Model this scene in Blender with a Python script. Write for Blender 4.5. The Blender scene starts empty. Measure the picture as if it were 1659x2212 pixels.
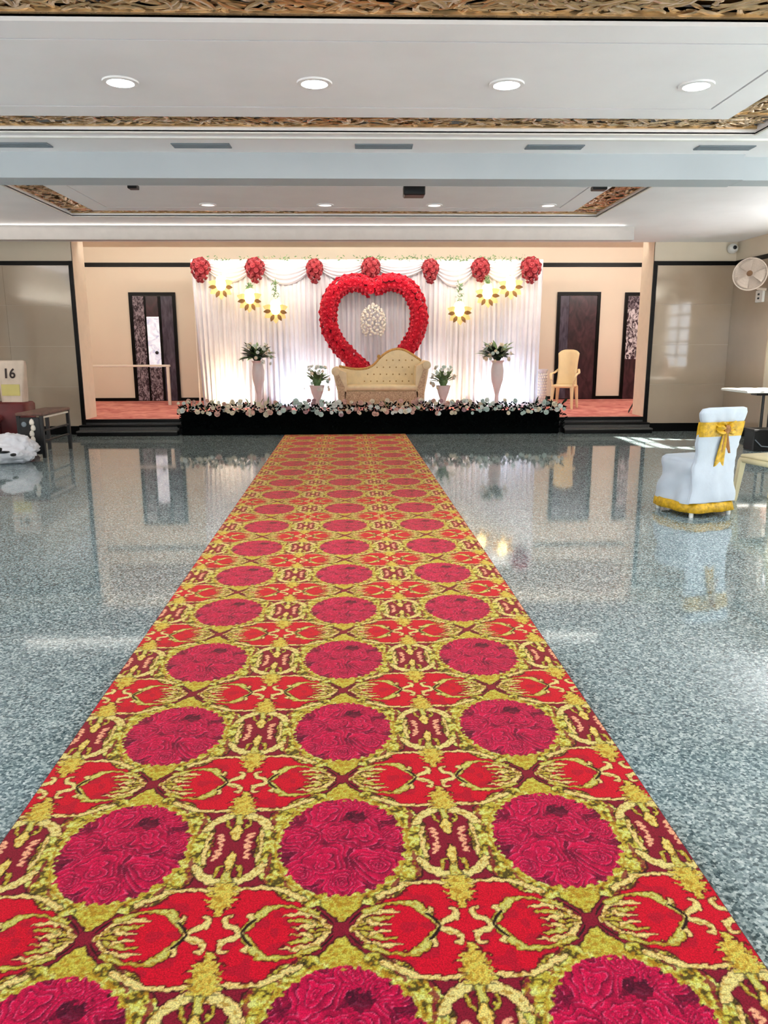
import bpy, math, random
import numpy as np
from mathutils import Vector, Matrix, noise
random.seed(7); RS = np.random.RandomState(7)
R = math.radians
scn = bpy.context.scene
COL = scn.collection

# ------------------------------------------------------------------ camera
H = 1.45
yaw, pit, roll = R(1.5), R(12.25), R(0.15)
fw = Vector((math.sin(yaw)*math.cos(pit), math.cos(yaw)*math.cos(pit), -math.sin(pit)))
r0 = Vector((math.cos(yaw), -math.sin(yaw), 0)); u0 = r0.cross(fw)
rr = r0*math.cos(roll) - u0*math.sin(roll); uu = rr.cross(fw)
cam_d = bpy.data.cameras.new('camera'); cam = bpy.data.objects.new('camera', cam_d); COL.objects.link(cam)
m = Matrix.Identity(4)
for i, v in enumerate((rr, uu, -fw)):
    for k in range(3): m[k][i] = v[k]
m[2][3] = H
cam.matrix_world = m
cam_d.sensor_fit = 'HORIZONTAL'; cam_d.sensor_width = 36; cam_d.lens = 1650/1659*36
cam_d.clip_start = 0.05; cam_d.clip_end = 200
scn.camera = cam

# ------------------------------------------------------------------ world, sun, exposure
w = bpy.data.worlds.new('daylight'); scn.world = w; w.use_nodes = True
bg = w.node_tree.nodes['Background']; bg.inputs[0].default_value = (0.86, 0.93, 1, 1); bg.inputs[1].default_value = 5.4
scn.view_settings.view_transform = 'Standard'; scn.view_settings.look = 'None'
scn.view_settings.gamma = 1; scn.view_settings.use_curve_mapping = False
scn.view_settings.exposure = 0.0

def light(name, kind, loc, energy, color=(1,1,1), target=None, **kw):
    d = bpy.data.lights.new(name, kind); o = bpy.data.objects.new(name, d); COL.objects.link(o)
    o.location = loc; d.energy = energy; d.color = color
    for k, v in kw.items():
        if k == 'portal': d.cycles.is_portal = v
        else: setattr(d, k, v)
    if target is not None:
        o.rotation_euler = (Vector(target)-Vector(loc)).to_track_quat('-Z', 'Y').to_euler()
    return o
sun = light('sun', 'SUN', (9, 9, 5), 55, (1, .93, .82), None, angle=R(1.2))
sun.rotation_euler = Vector((-1.6, 0.7, -1.6)).to_track_quat('-Z', 'Y').to_euler()
WARM = (1, .78, .45); COOL = (.62, .8, 1)
# stage lamps washing the curtain from the stage floor
for x, e, c in ((-2.75, 34, WARM), (-2.4, 22, (1, .9, .7)), (-1.5, 22, COOL), (-1.15, 16, (.9, .95, 1)), (-.8, 30, (1, 1, 1)), (-.1, 18, (1, 1, 1)), (.6, 18, (1, 1, 1)),
                (1.35, 26, (1, 1, 1)), (1.8, 13, WARM), (2.45, 24, (.9, .95, 1)), (2.9, 26, COOL), (3.2, 8, COOL)):
    light('stage_wash', 'SPOT', (x, 15.0, .34), e*1.9, c, (x, 15.45, .72), spot_size=R(110), spot_blend=.9, shadow_soft_size=.07)
# cove strips over the stage and in the hall, plus added fill lamps
light('cove_strip', 'AREA', (0, 14.1, 3.25), 150, (1, .94, .84), (0, 14.7, 3.57), shape='RECTANGLE', size=9, size_y=.1)
light('added_front_fill', 'AREA', (.06, 13.4, 3.18), 34, (1, .94, .87), (.06, 16.0, 1.2), shape='RECTANGLE', size=9.3, size_y=.15)  # unseen strip under the header, added to brighten the jambs
light('stage_side_wash', 'AREA', (-5.9, 14.2, 3.3), 34, (1, .93, .82), (-5.0, 17.6, 1.6), shape='RECTANGLE', size=2, size_y=.15)
light('stage_side_wash', 'AREA', (6.0, 14.2, 3.3), 60, (1, .93, .88), (5.2, 17.6, 1.4), shape='RECTANGLE', size=2, size_y=.15)
light('cove_strip_hall', 'AREA', (-.8, 11.36, 3.04), 9, (1, .93, .82), (-.8, 11.3, 3.11), shape='RECTANGLE', size=9, size_y=.05)
for x_, a_ in ((6.0, 176), (-6.7, -176)):  # unseen strips along the side walls, added to brighten the ceiling
    light('added_ceiling_fill', 'AREA', (x_, 3.0, 2.35), 270, (.97, .98, 1), shape='RECTANGLE', size=.12, size_y=14).rotation_euler = (0, R(a_), 0)
# daylight helpers at the window openings
light('window_portal', 'AREA', (0, -5.95, 1.7), 1, target=(0, 0, 1.7), shape='RECTANGLE', size=11, size_y=2.3, portal=True)
light('window_portal', 'AREA', (6.15, 1.5, 1.6), 1, target=(0, 1.5, 1.6), shape='RECTANGLE', size=9.4, size_y=1.9, portal=True)
light('window_portal', 'AREA', (-6.85, 1.5, 1.6), 1, target=(0, 1.5, 1.6), shape='RECTANGLE', size=8.6, size_y=1.9, portal=True)

# ------------------------------------------------------------------ materials
def lin(c): return tuple((x/255/12.92 if x <= 10 else ((x/255+.055)/1.055)**2.4) for x in c) + (1,)
MATS = {}
def mat(name, rgb, rough=.6, metal=0, spec=.5, bump=0, bscale=40, vary=0, vscale=8, coat=0, emit=0, trans=0, sub=0, ecol=None):
    if name in MATS: return MATS[name]
    M = bpy.data.materials.new(name); M.use_nodes = True; nt = M.node_tree; P = nt.nodes['Principled BSDF']
    c = lin(rgb) if max(rgb) > 1 else tuple(rgb)+(1,)
    P.inputs['Base Color'].default_value = c
    P.inputs['Roughness'].default_value = rough; P.inputs['Metallic'].default_value = metal
    P.inputs['Specular IOR Level'].default_value = spec; P.inputs['Coat Weight'].default_value = coat
    P.inputs['Coat Roughness'].default_value = .08
    if trans: P.inputs['Transmission Weight'].default_value = trans
    if emit:
        P.inputs['Emission Color'].default_value = (lin(ecol) if ecol else c); P.inputs['Emission Strength'].default_value = emit
    tc = nt.nodes.new('ShaderNodeTexCoord')
    n = nt.nodes.new('ShaderNodeTexNoise'); n.inputs['Scale'].default_value = vscale; n.inputs['Detail'].default_value = 4
    nt.links.new(tc.outputs['Object'], n.inputs['Vector'])
    mx = nt.nodes.new('ShaderNodeMix'); mx.data_type = 'RGBA'; mx.blend_type = 'MULTIPLY'
    mx.inputs['Factor'].default_value = max(vary, .06); mx.inputs['A'].default_value = c
    nt.links.new(n.outputs['Fac'], mx.inputs['B']); 
    gm = nt.nodes.new('ShaderNodeMapRange'); gm.inputs['From Min'].default_value = .3; gm.inputs['From Max'].default_value = .6
    nt.links.new(n.outputs['Fac'], gm.inputs['Value']); nt.links.new(gm.outputs['Result'], mx.inputs['B'])
    nt.links.new(mx.outputs['Result'], P.inputs['Base Color'])
    if bump:
        b = nt.nodes.new('ShaderNodeBump'); b.inputs['Strength'].default_value = bump; b.inputs['Distance'].default_value = .01
        n2 = nt.nodes.new('ShaderNodeTexNoise'); n2.inputs['Scale'].default_value = bscale
        nt.links.new(tc.outputs['Object'], n2.inputs['Vector']); nt.links.new(n2.outputs['Fac'], b.inputs['Height']); nt.links.new(b.outputs['Normal'], P.inputs['Normal'])
    MATS[name] = M
    return M

def granite():
    M = bpy.data.materials.new('polished_granite'); M.use_nodes = True; nt = M.node_tree; P = nt.nodes['Principled BSDF']; L = nt.links.new
    tc = nt.nodes.new('ShaderNodeTexCoord')
    v = nt.nodes.new('ShaderNodeTexVoronoi'); v.inputs['Scale'].default_value = 110; L(tc.outputs['Object'], v.inputs['Vector'])
    n = nt.nodes.new('ShaderNodeTexNoise'); n.inputs['Scale'].default_value = 75; n.inputs['Detail'].default_value = 3; n.inputs['Roughness'].default_value = .7; L(tc.outputs['Object'], n.inputs['Vector'])
    sp = nt.nodes.new('ShaderNodeSeparateColor'); L(v.outputs['Color'], sp.inputs[0])
    a = nt.nodes.new('ShaderNodeMath'); a.operation = 'MULTIPLY_ADD'; a.inputs[1].default_value = .42; L(sp.outputs[0], a.inputs[0])
    b = nt.nodes.new('ShaderNodeMath'); b.operation = 'MULTIPLY'; b.inputs[1].default_value = .62; L(n.outputs['Fac'], b.inputs[0]); L(b.outputs[0], a.inputs[2])
    r = nt.nodes.new('ShaderNodeValToRGB'); e = r.color_ramp.elements
    e[0].position = .30; e[0].color = (.035, .065, .075, 1); e[1].position = .82; e[1].color = (.70, .76, .76, 1)
    for p, c in ((.42, (.11, .165, .18, 1)), (.54, (.21, .28, .29, 1)), (.66, (.38, .46, .465, 1))):
        q = e.new(p); q.color = c
    L(a.outputs[0], r.inputs[0])
    n3 = nt.nodes.new('ShaderNodeTexNoise'); n3.inputs['Scale'].default_value = .9; L(tc.outputs['Object'], n3.inputs['Vector'])
    mr = nt.nodes.new('ShaderNodeMapRange'); mr.inputs['To Min'].default_value = .82; mr.inputs['To Max'].default_value = 1.15; L(n3.outputs['Fac'], mr.inputs[0])
    vm = nt.nodes.new('ShaderNodeVectorMath'); vm.operation = 'SCALE'; L(r.outputs[0], vm.inputs[0]); L(mr.outputs[0], vm.inputs['Scale'])
    L(vm.outputs[0], P.inputs['Base Color'])
    P.inputs['Roughness'].default_value = .05; P.inputs['IOR'].default_value = 1.75
    return M

def mottled(name, dark, light_, scale=14, lo=.45, hi=.62, rough=.2, emit=0, stretch=(1, 1, 1)):
    M = bpy.data.materials.new(name); M.use_nodes = True; nt = M.node_tree; P = nt.nodes['Principled BSDF']; L = nt.links.new
    tc = nt.nodes.new('ShaderNodeTexCoord'); mp = nt.nodes.new('ShaderNodeMapping'); mp.inputs['Scale'].default_value = stretch; L(tc.outputs['Object'], mp.inputs[0])
    n = nt.nodes.new('ShaderNodeTexNoise'); n.inputs['Scale'].default_value = scale; n.inputs['Detail'].default_value = 5; n.inputs['Distortion'].default_value = 1.2; L(mp.outputs[0], n.inputs['Vector'])
    r = nt.nodes.new('ShaderNodeValToRGB'); e = r.color_ramp.elements; e[0].position = lo; e[1].position = hi
    e[0].color = lin(dark); e[1].color = lin(light_); L(n.outputs['Fac'], r.inputs[0]); L(r.outputs[0], P.inputs['Base Color'])
    P.inputs['Roughness'].default_value = rough
    if emit: L(r.outputs[0], P.inputs['Emission Color']); P.inputs['Emission Strength'].default_value = emit
    return M

def pane_mat(name, clear, tint=(1, 1, 1)):
    M = bpy.data.materials.new(name); M.use_nodes = True; nt = M.node_tree; nt.nodes.remove(nt.nodes['Principled BSDF']); L = nt.links.new
    t = nt.nodes.new('ShaderNodeBsdfTransparent'); t.inputs[0].default_value = tuple(x*clear for x in tint)+(1,)
    g = nt.nodes.new('ShaderNodeBsdfGlossy'); g.inputs['Roughness'].default_value = .05
    mx = nt.nodes.new('ShaderNodeMixShader'); mx.inputs[0].default_value = .06; L(t.outputs[0], mx.inputs[1]); L(g.outputs[0], mx.inputs[2]); L(mx.outputs[0], nt.nodes['Material Output'].inputs[0])
    return M

M_ceil = mat('ceiling_white', (243, 243, 245), .75, vary=.04, vscale=1.5)
M_ceil_warm = mat('stage_ceiling_paint', (238, 228, 208), .8)
M_beam = mat('shaded_beam_white', (184, 192, 197), .75, vary=.04, vscale=1.5)  # blue-grey shade of the beam faces, put into the paint colour
M_pelmet = mat('shaded_pelmet_white', (204, 198, 194), .75)  # grey tone stands in for shade on the pelmet face
M_wall = mat('upper_wall_paint', (230, 218, 198), .7, vary=.08, vscale=1.2)
M_tile = mat('glossy_taupe_tile', (178, 160, 140), .08, spec=1.0, vary=.12, vscale=1.1)
M_stagewall = mat('stage_wall_paint', (236, 224, 204), .6, vary=.06, vscale=.8)
M_cream = mat('cream_jamb', (240, 226, 204), .5)
M_black = mat('black_granite_trim', (8, 7, 7), .35, spec=.15)
M_step = mat('grey_granite_step', (84, 82, 80), .4, spec=.3, vary=.3, vscale=60)
M_gold_lat = mat('varnished_wood_lattice', (222, 182, 128), .2, metal=.55, spec=.9, vary=.35, vscale=14, coat=.5)
M_lat_back = mat('lattice_backing', (156, 116, 70), .5, vary=.3)
M_white = mat('white_plastic', (236, 236, 232), .4)
M_cloth_white = mat('white_satin_cloth', (190, 200, 212), .55, bump=.15, bscale=30, vary=.06)
M_curtain = mat('white_curtain_cloth', (228, 224, 228), .7, vary=.1, vscale=3)
M_curtain.node_tree.nodes['Principled BSDF'].inputs['Subsurface Weight'].default_value = 0
M_goldsash = mat('gold_organza', (214, 168, 24), .45, bump=.5, bscale=60, vary=.45, vscale=30)
M_goldsash_dark = mat('dark_gold_organza', (150, 92, 14), .45, bump=.4, bscale=60, vary=.4, vscale=30)
M_sofa = mat('cream_tufted_velvet', (226, 208, 168), .55, bump=.2, bscale=26, vary=.12, vscale=9)
M_sofa_rail = mat('gilded_carved_wood', (176, 134, 70), .35, metal=.3, vary=.5, vscale=40)
M_sofa_seq = mottled('beaded_gold_fabric', (140, 108, 78), (214, 188, 150), 60, .35, .65, .45)
M_rose = mottled('red_rose_petal', (170, 4, 26), (240, 44, 74), 20, .35, .65, .5)
M_rose_dark = mottled('dark_red_rose_petal', (118, 14, 28), (206, 84, 92), 24, .4, .66, .5)
M_rosecore = mat('red_foam_core', (120, 4, 20), .8)
M_leaf = mat('deep_green_leaf', (30, 58, 32), .5, vary=.6, vscale=10)
M_leaf_mid = mat('fresh_green_leaf', (104, 138, 88), .5, vary=.5, vscale=10)
M_leaf_blk = mat('dark_box_foliage', (5, 9, 8), .95, vary=.5, spec=.05)
M_fl = {'cream': mat('cream_petal', (226, 214, 190), .6, vary=.25, vscale=20), 'pink': mat('dusty_pink_petal', (214, 172, 158), .6, vary=.25, vscale=20),
        'white': mat('white_petal', (226, 230, 224), .6, vary=.2, vscale=20), 'mint': mat('pale_mint_petal', (190, 208, 200), .6, vary=.2, vscale=20),
        'mauve': mat('mauve_petal', (176, 140, 146), .6, vary=.3, vscale=20)}
M_vase = mat('white_resin_vase', (214, 210, 212), .45)
M_red_floor = mottled('red_stage_cloth', (186, 92, 92), (232, 160, 148), 3, .35, .65, .8)
M_glass_bead = mat('ivory_bead', (246, 240, 226), .3)
M_lantern = mat('lit_lantern_globe', (255, 236, 170), .5, emit=3, ecol=(255, 232, 160))
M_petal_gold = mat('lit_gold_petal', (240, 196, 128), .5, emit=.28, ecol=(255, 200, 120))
M_petal_brown = mat('brown_petal', (120, 80, 26), .6)
M_led = mat('led_diffuser', (255, 255, 255), .5, emit=30, ecol=(240, 250, 255))
M_led_soft = mat('dim_led_diffuser', (255, 255, 255), .5, emit=1.6, ecol=(255, 246, 236))
M_led_rim = mat('white_lamp_ring', (240, 240, 240), .4)
M_darkdev = mat('black_plastic', (16, 16, 18), .4)
M_slot = mat('grey_vent_slot', (120, 130, 138), .6)
M_doorwood = mottled('dark_maroon_door', (30, 16, 26), (78, 46, 56), 6, .35, .7, .3, stretch=(1, 1, .5))
M_doorglass = mottled('mottled_door_glass', (52, 42, 52), (172, 160, 172), 22, .42, .66, .2, stretch=(1, 1, .6))
M_doorblue = mottled('blue_grey_door_panel', (44, 40, 56), (86, 80, 98), 9, .3, .7, .25, stretch=(1, 1, .3))
M_doorlit = mottled('daylit_frosted_pane', (190, 192, 214), (250, 250, 255), 9, .35, .6, .3, emit=.55)
M_plastic_cream = mat('cream_plastic', (228, 216, 176), .4, vary=.2, vscale=4)
M_chaircream = mat('ivory_chair_vinyl', (240, 216, 168), .4)
M_red_chair = mat('dark_red_upholstery', (104, 26, 26), .5, vary=.4, vscale=5)
M_red_cush = mat('pinkish_red_cushion', (190, 96, 96), .5, vary=.5, vscale=4)
M_brown_top = mat('worn_brown_tabletop', (108, 74, 62), .5, vary=.5, vscale=18)
M_bag = mat('white_plastic_film', (226, 226, 232), .35, bump=.5, bscale=14, vary=.12)
M_bagprint = mat('printed_bag_paper', (214, 196, 178), .6, vary=.15)
M_bagyellow = mat('yellow_label', (206, 194, 120), .6)
M_ink = mat('dark_ink', (42, 20, 14), .6)
M_fan = mat('off_white_fan_plastic', (222, 206, 192), .4)
M_fan_dark = mat('fan_blade_gap', (120, 84, 52), .5)
M_rail = mat('white_handrail', (232, 222, 208), .4)
M_alu = mat('window_frame_paint', (210, 210, 210), .4)
M_clear = pane_mat('window_pane', .92); M_tinted = pane_mat('curtained_window_pane', .3, (1, 1, .9))
M_granite = granite()

# ------------------------------------------------------------------ mesh helpers
class MB:
    def __init__(s): s.v = []; s.f = []; s.mi = []
    def add(s, vs, fs, mi=0):
        o = len(s.v); s.v += [tuple(p) for p in vs]; s.f += [tuple(i+o for i in f) for f in fs]; s.mi += [mi]*len(fs)
    def box(s, x0, x1, y0, y1, z0, z1, mi=0):
        s.add([(x, y, z) for x in (x0, x1) for y in (y0, y1) for z in (z0, z1)],
              [(0, 1, 3, 2), (4, 6, 7, 5), (0, 4, 5, 1), (2, 3, 7, 6), (0, 2, 6, 4), (1, 5, 7, 3)], mi); return s
    def bbox(s, x0, x1, y0, y1, z0, z1, b=.01, mi=0):
        # box with chamfered edges
        n = len(s.v)
        pts = []
        for X, sx in ((x0, 1), (x1, -1)):
            for Y, sy in ((y0, 1), (y1, -1)):
                for Z, sz in ((z0, 1), (z1, -1)):
                    pts += [(X, Y+sy*b, Z+sz*b), (X+sx*b, Y, Z+sz*b), (X+sx*b, Y+sy*b, Z)]
        def i(a, b_, c, k): return ((a*2+b_)*2+c)*3+k
        F = []
        for a in (0, 1): F.append((i(a,0,0,0), i(a,0,1,0), i(a,1,1,0), i(a,1,0,0)))
        for a in (0, 1): F.append((i(0,a,0,1), i(0,a,1,1), i(1,a,1,1), i(1,a,0,1)))
        for a in (0, 1): F.append((i(0,0,a,2), i(0,1,a,2), i(1,1,a,2), i(1,0,a,2)))
        for a in (0, 1):
            for c in (0, 1):
                F.append((i(a,c,0,0), i(a,c,1,0), i(a,c,1,1), i(a,c,0,1)))
                F.append((i(a,0,c,0), i(a,1,c,0), i(a,1,c,2), i(a,0,c,2)))
                F.append((i(0,a,c,1), i(1,a,c,1), i(1,a,c,2), i(0,a,c,2)))
        for a in (0, 1):
            for b_ in (0, 1):
                for c in (0, 1): F.append((i(a,b_,c,0), i(a,b_,c,1), i(a,b_,c,2)))
        s.add(pts, F, mi); return s
    def tube(s, pts, r, n=8, mi=0, cap=True, flat=1.0):
        pts = [Vector(p) for p in pts]; rs = r if isinstance(r, (list, tuple)) else [r]*len(pts)
        vs = []; up = Vector((0, 0, 1))
        for k, p in enumerate(pts):
            t = (pts[min(k+1, len(pts)-1)]-pts[max(k-1, 0)]).normalized()
            a = t.cross(up if abs(t.z) < .95 else Vector((1, 0, 0))).normalized(); b = a.cross(t)
            for j in range(n):
                q = 2*math.pi*j/n; vs.append(p+a*math.cos(q)*rs[k]+b*math.sin(q)*rs[k]*flat)
        fs = [(k*n+j, k*n+(j+1) % n, (k+1)*n+(j+1) % n, (k+1)*n+j) for k in range(len(pts)-1) for j in range(n)]
        if cap: fs += [tuple(range(n))[::-1], tuple((len(pts)-1)*n+j for j in range(n))]
        s.add(vs, fs, mi); return s
    def lathe(s, prof, c=(0, 0, 0), n=20, mi=0, axis='z', cap=True):
        vs = []
        for r_, z in prof:
            for j in range(n):
                q = 2*math.pi*j/n; p = (r_*math.cos(q), r_*math.sin(q), z)
                if axis == 'y': p = (p[0], p[2], p[1])
                vs.append((p[0]+c[0], p[1]+c[1], p[2]+c[2]))
        fs = [(k*n+j, k*n+(j+1) % n, (k+1)*n+(j+1) % n, (k+1)*n+j) for k in range(len(prof)-1) for j in range(n)]
        if cap: fs += [tuple(range(n))[::-1], tuple((len(prof)-1)*n+j for j in range(n))]
        s.add(vs, fs, mi); return s
    def prism(s, poly, y0, y1, mi=0):        # polygon in (x,z) extruded along y
        n = len(poly); vs = [(x, y0, z) for x, z in poly]+[(x, y1, z) for x, z in poly]
        s.add(vs, [tuple(range(n)), tuple(range(n, 2*n))[::-1]]+[(i, i+n, (i+1) % n+n, (i+1) % n) for i in range(n)], mi); return s
    def grid(s, fn, nu, nv, mi=0, closed=False):
        vs = [fn(i/nu, j/nv) for j in range(nv+1) for i in range(nu+1)]
        s.add(vs, [(j*(nu+1)+i, j*(nu+1)+i+1, (j+1)*(nu+1)+i+1, (j+1)*(nu+1)+i) for j in range(nv) for i in range(nu)], mi); return s
    def build(s, name, mats, parent=None, smooth=False, loc=None, fix=True):
        me = bpy.data.meshes.new(name); me.from_pydata(s.v, [], s.f)
        for M in (mats if isinstance(mats, (list, tuple)) else [mats]): me.materials.append(M)
        if any(s.mi): me.polygons.foreach_set('material_index', s.mi)
        me.update()
        if fix:
            import bmesh
            bm = bmesh.new(); bm.from_mesh(me); bmesh.ops.recalc_face_normals(bm, faces=bm.faces); bm.to_mesh(me); bm.free()
        if smooth: me.polygons.foreach_set('use_smooth', [True]*len(me.polygons)); me.set_sharp_from_angle(angle=R(50))
        o = bpy.data.objects.new(name, me); COL.objects.link(o)
        if parent is not None: o.parent = parent
        if loc is not None: o.location = loc
        return o
def tag(o, label=None, cat=None, group=None, kind=None):
    if label: o['label'] = label
    if cat: o['category'] = cat
    if group: o['group'] = group
    if kind: o['kind'] = kind
    return o
def empty(name, loc=(0, 0, 0), rz=0, label=None, cat=None, group=None):
    o = bpy.data.objects.new(name, None); COL.objects.link(o); o.location = loc; o.rotation_euler = (0, 0, rz); o.empty_display_size = .1
    return tag(o, label, cat, group)
def struct(o): o['kind'] = 'structure'; return o
def inst(name, me, parent, loc, rot=(0, 0, 0), sc=1):
    o = bpy.data.objects.new(name, me); COL.objects.link(o); o.parent = parent; o.location = loc; o.rotation_euler = rot
    o.scale = (sc, sc, sc) if not isinstance(sc, tuple) else sc
    return o
def smooth_path(pts, k=6):
    P = [Vector(p) for p in pts]; out = []
    for i in range(len(P)-1):
        a, b, c, d = P[max(i-1, 0)], P[i], P[i+1], P[min(i+2, len(P)-1)]
        for j in range(k):
            t = j/k; out.append(.5*((2*b)+(c-a)*t+(2*a-5*b+4*c-d)*t*t+(3*b-a-3*c+d)*t**3))
    out.append(P[-1]); return out

# ================================================================== ROOM SHELL
XL, XR, YB, YN, ZC, ZS = -6.9, 6.19, 13.1, -6.0, 3.113, 3.57    # ZC hall ceiling, ZS stage ceiling
JL, JR, YJ, YS = -4.70, 4.815, 13.64, 17.6                     # alcove jambs, jamb depth, rear wall of stage
struct(MB().box(XL-.2, XR+.2, YN-.2, YB, -.1, 0).build('floor', M_granite))
# ceiling base with openings left for the lattice frames
T1 = (-3.35, 2.76, 4.48, 6.17); T2 = (-3.35, 2.68, 8.45, 10.2); LW = .41
def frame_rects(t): x0, x1, y0, y1 = t; return (x0-LW, x1+LW, y0-LW, y1+LW)
c = MB(); zt = ZC+.12
holes = [frame_rects(T1), frame_rects(T2)]
ys = [YN-.2, holes[0][2], holes[0][3], holes[1][2], holes[1][3], YB+.02]
for k in range(5):
    a, b = ys[k], ys[k+1]
    if k in (1, 3):
        h = holes[k//2]; c.box(XL-.2, h[0], a, b, ZC, zt); c.box(h[1], XR+.2, a, b, ZC, zt)
    else: c.box(XL-.2, XR+.2, a, b, ZC, zt)
ceil = struct(c.build('ceiling', M_ceil))
for t, h in ((T1, holes[0]), (T2, holes[1])):
    x0, x1, y0, y1 = t
    g = .018; i_ = .25
    p = MB(); p.box(x0+i_, x1-i_, y0+i_, y1-i_, ZC-.002, zt-.02)
    for a, b, c_, d in ((x0, x0+i_-g, y0, y1), (x1-i_+g, x1, y0, y1), (x0+i_-g, x1-i_+g, y0, y0+i_-g), (x0+i_-g, x1-i_+g, y1-i_+g, y1)): p.box(a, b, c_, d, ZC-.002, zt-.02)
    p.build('ceiling_panel', M_ceil, ceil)
    MB().box(x0, x1, y0, y1, ZC+.02, zt-.03).build('panel_groove_backing', M_slot, ceil)
    MB().box(h[0]-.02, h[1]+.02, h[2]-.02, h[3]+.02, zt, zt+.02).build('lattice_backing_board', M_lat_back, ceil)
    b = MB()                                    # white bead round the frame
    for (a0, a1, b0, b1) in ((h[0], h[1], h[2]-.03, h[2]), (h[0], h[1], h[3], h[3]+.03), (h[0]-.03, h[0], h[2], h[3]), (h[1], h[1]+.03, h[2], h[3])): b.box(a0, a1, b0, b1, ZC-.012, ZC+.01)
    b.build('ceiling_bead', M_white, ceil)
def lattice(name, x0, x1, y0, y1, dens, z, label_parent):
    m_ = MB(); L_ = max(x1-x0, y1-y0); along_x = (x1-x0) > (y1-y0); W_ = min(x1-x0, y1-y0); n = int(L_*dens)
    for k in range(n):
        s = random.uniform(0, L_); t = random.uniform(0, W_); a = random.choice((-1, 1))*random.uniform(.15, .95); ln = random.uniform(.10, .26); cv = random.uniform(-.06, .06); wd = random.uniform(.014, .026); zz = z+random.uniform(0, .018)
        pts = []
        for q in range(6):
            f = q/5-.5; u = s+math.cos(a)*ln*f-math.sin(a)*cv*(1-4*f*f); v = t+math.sin(a)*ln*f+math.cos(a)*cv*(1-4*f*f)
            pts.append((min(max(u, 0), L_), min(max(v, 0), W_)))
        vs = []
        for q, (u, v) in enumerate(pts):
            pu, pv = pts[max(q-1, 0)]; nu, nv = pts[min(q+1, 5)]; dx, dy = nu-pu, nv-pv; l = math.hypot(dx, dy) or 1
            wq = wd*(.35+.65*math.sin(math.pi*(q+.6)/6.2)); ox, oy = -dy/l*wq, dx/l*wq
            for (uu_, vv_, zz_) in ((u+ox, v+oy, zz+.0016), (u, v, zz-.0012), (u-ox, v-oy, zz+.0016)):
                vs.append((x0+uu_, y0+vv_, zz_) if along_x else (x0+vv_, y0+uu_, zz_))
        m_.add(vs, [(q*3+j, q*3+j+1, (q+1)*3+j+1, (q+1)*3+j) for q in range(5) for j in (0, 1)])
    for e in (0, 1):                             # the two flat margins
        if along_x: m_.box(x0, x1, (y0 if e == 0 else y1-.03), (y0+.03 if e == 0 else y1), z-.004, z+.02)
        else: m_.box((x0 if e == 0 else x1-.03), (x0+.03 if e == 0 else x1), y0, y1, z-.004, z+.02)
    o = m_.build(name, M_gold_lat, label_parent, fix=False); o['kind'] = 'stuff'; return o
for k, (t, h) in enumerate(((T1, holes[0]), (T2, holes[1]))):
    d = (150, 110)[k]
    lattice('lattice_screen', h[0], h[1], t[3], h[3], d, ZC+.035, ceil)
    lattice('lattice_screen', h[0], h[1], h[2], t[2], d if k == 0 else 20, ZC+.035, ceil)
    lattice('lattice_screen', t[1], h[1], t[2], t[3], d, ZC+.035, ceil)
    lattice('lattice_screen', h[0], t[0], t[2], t[3], d, ZC+.035, ceil)
# cross beam with its wings, then the dropped pelmet before the stage
bm_ = MB(); bm_.box(-5.2, 3.42, 7.24, 7.56, 2.90, ZC); struct(bm_.build('trim_1', M_beam)); 
struct(MB().box(3.46, XR, 7.34, 7.6, 2.915, ZC).build('trim_2', M_beam)); struct(MB().box(XL, -5.24, 7.34, 7.6, 2.915, ZC).build('trim_3', M_beam))
struct(MB().box(XL, 3.9, 11.45, 11.6, 2.93, ZC).build('trim_4', M_pelmet))
struct(MB().box(XL, XR, 6.72, 6.76, ZC-.015, ZC+.005).build('trim_5', M_white))
# walls of the hall beside the alcove
def back_side(x0, x1, nm, cols):
    o = struct(MB().box(x0, x1, YB, YJ, 0, ZC+.1).build(nm, M_wall))
    zs = [.14, .80, 1.46, 2.12, 2.742]; wd_ = (x1-x0-.07*(1))/cols
    lo = x0 if x0 < 0 else x0+.07
    for a in range(4):
        for k in range(cols):
            MB().bbox(lo+k*wd_+.002, lo+(k+1)*wd_-.0008, YB-.012, YB, zs[a]+.0008, zs[a+1]-.0008, .0006).build('tile', M_tile, o)
    return o
back_side(XL, JL, 'wall_back', 2); back_side(JR, XR, 'wall_back', 1)
def black(name, *b): return struct(MB().box(*b).build(name, M_black))
black('trim_6', XL, JL-.005, YB-.02, YB, 2.745, 2.812); black('trim_7', JR+.005, XR, YB-.02, YB, 2.745, 2.812)
black('trim_8', JL-.062, JL, YB-.03, YB+.02, .0, 2.812); black('trim_9', JR, JR+.062, YB-.03, YB+.02, .0, 2.812)
black('baseboard_left', XL, JL-.06, YB-.022, YB, 0, .14); black('baseboard_right', JR+.06, XR, YB-.022, YB, 0, .14)
MBj = MB().box(JL-.01, JL+.001, YB, YJ, .25, ZC+.1); struct(MBj.build('trim_10', M_cream)); struct(MB().box(JR-.001, JR+.01, YB, YJ, .25, ZC+.1).build('trim_11', M_cream))
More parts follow.
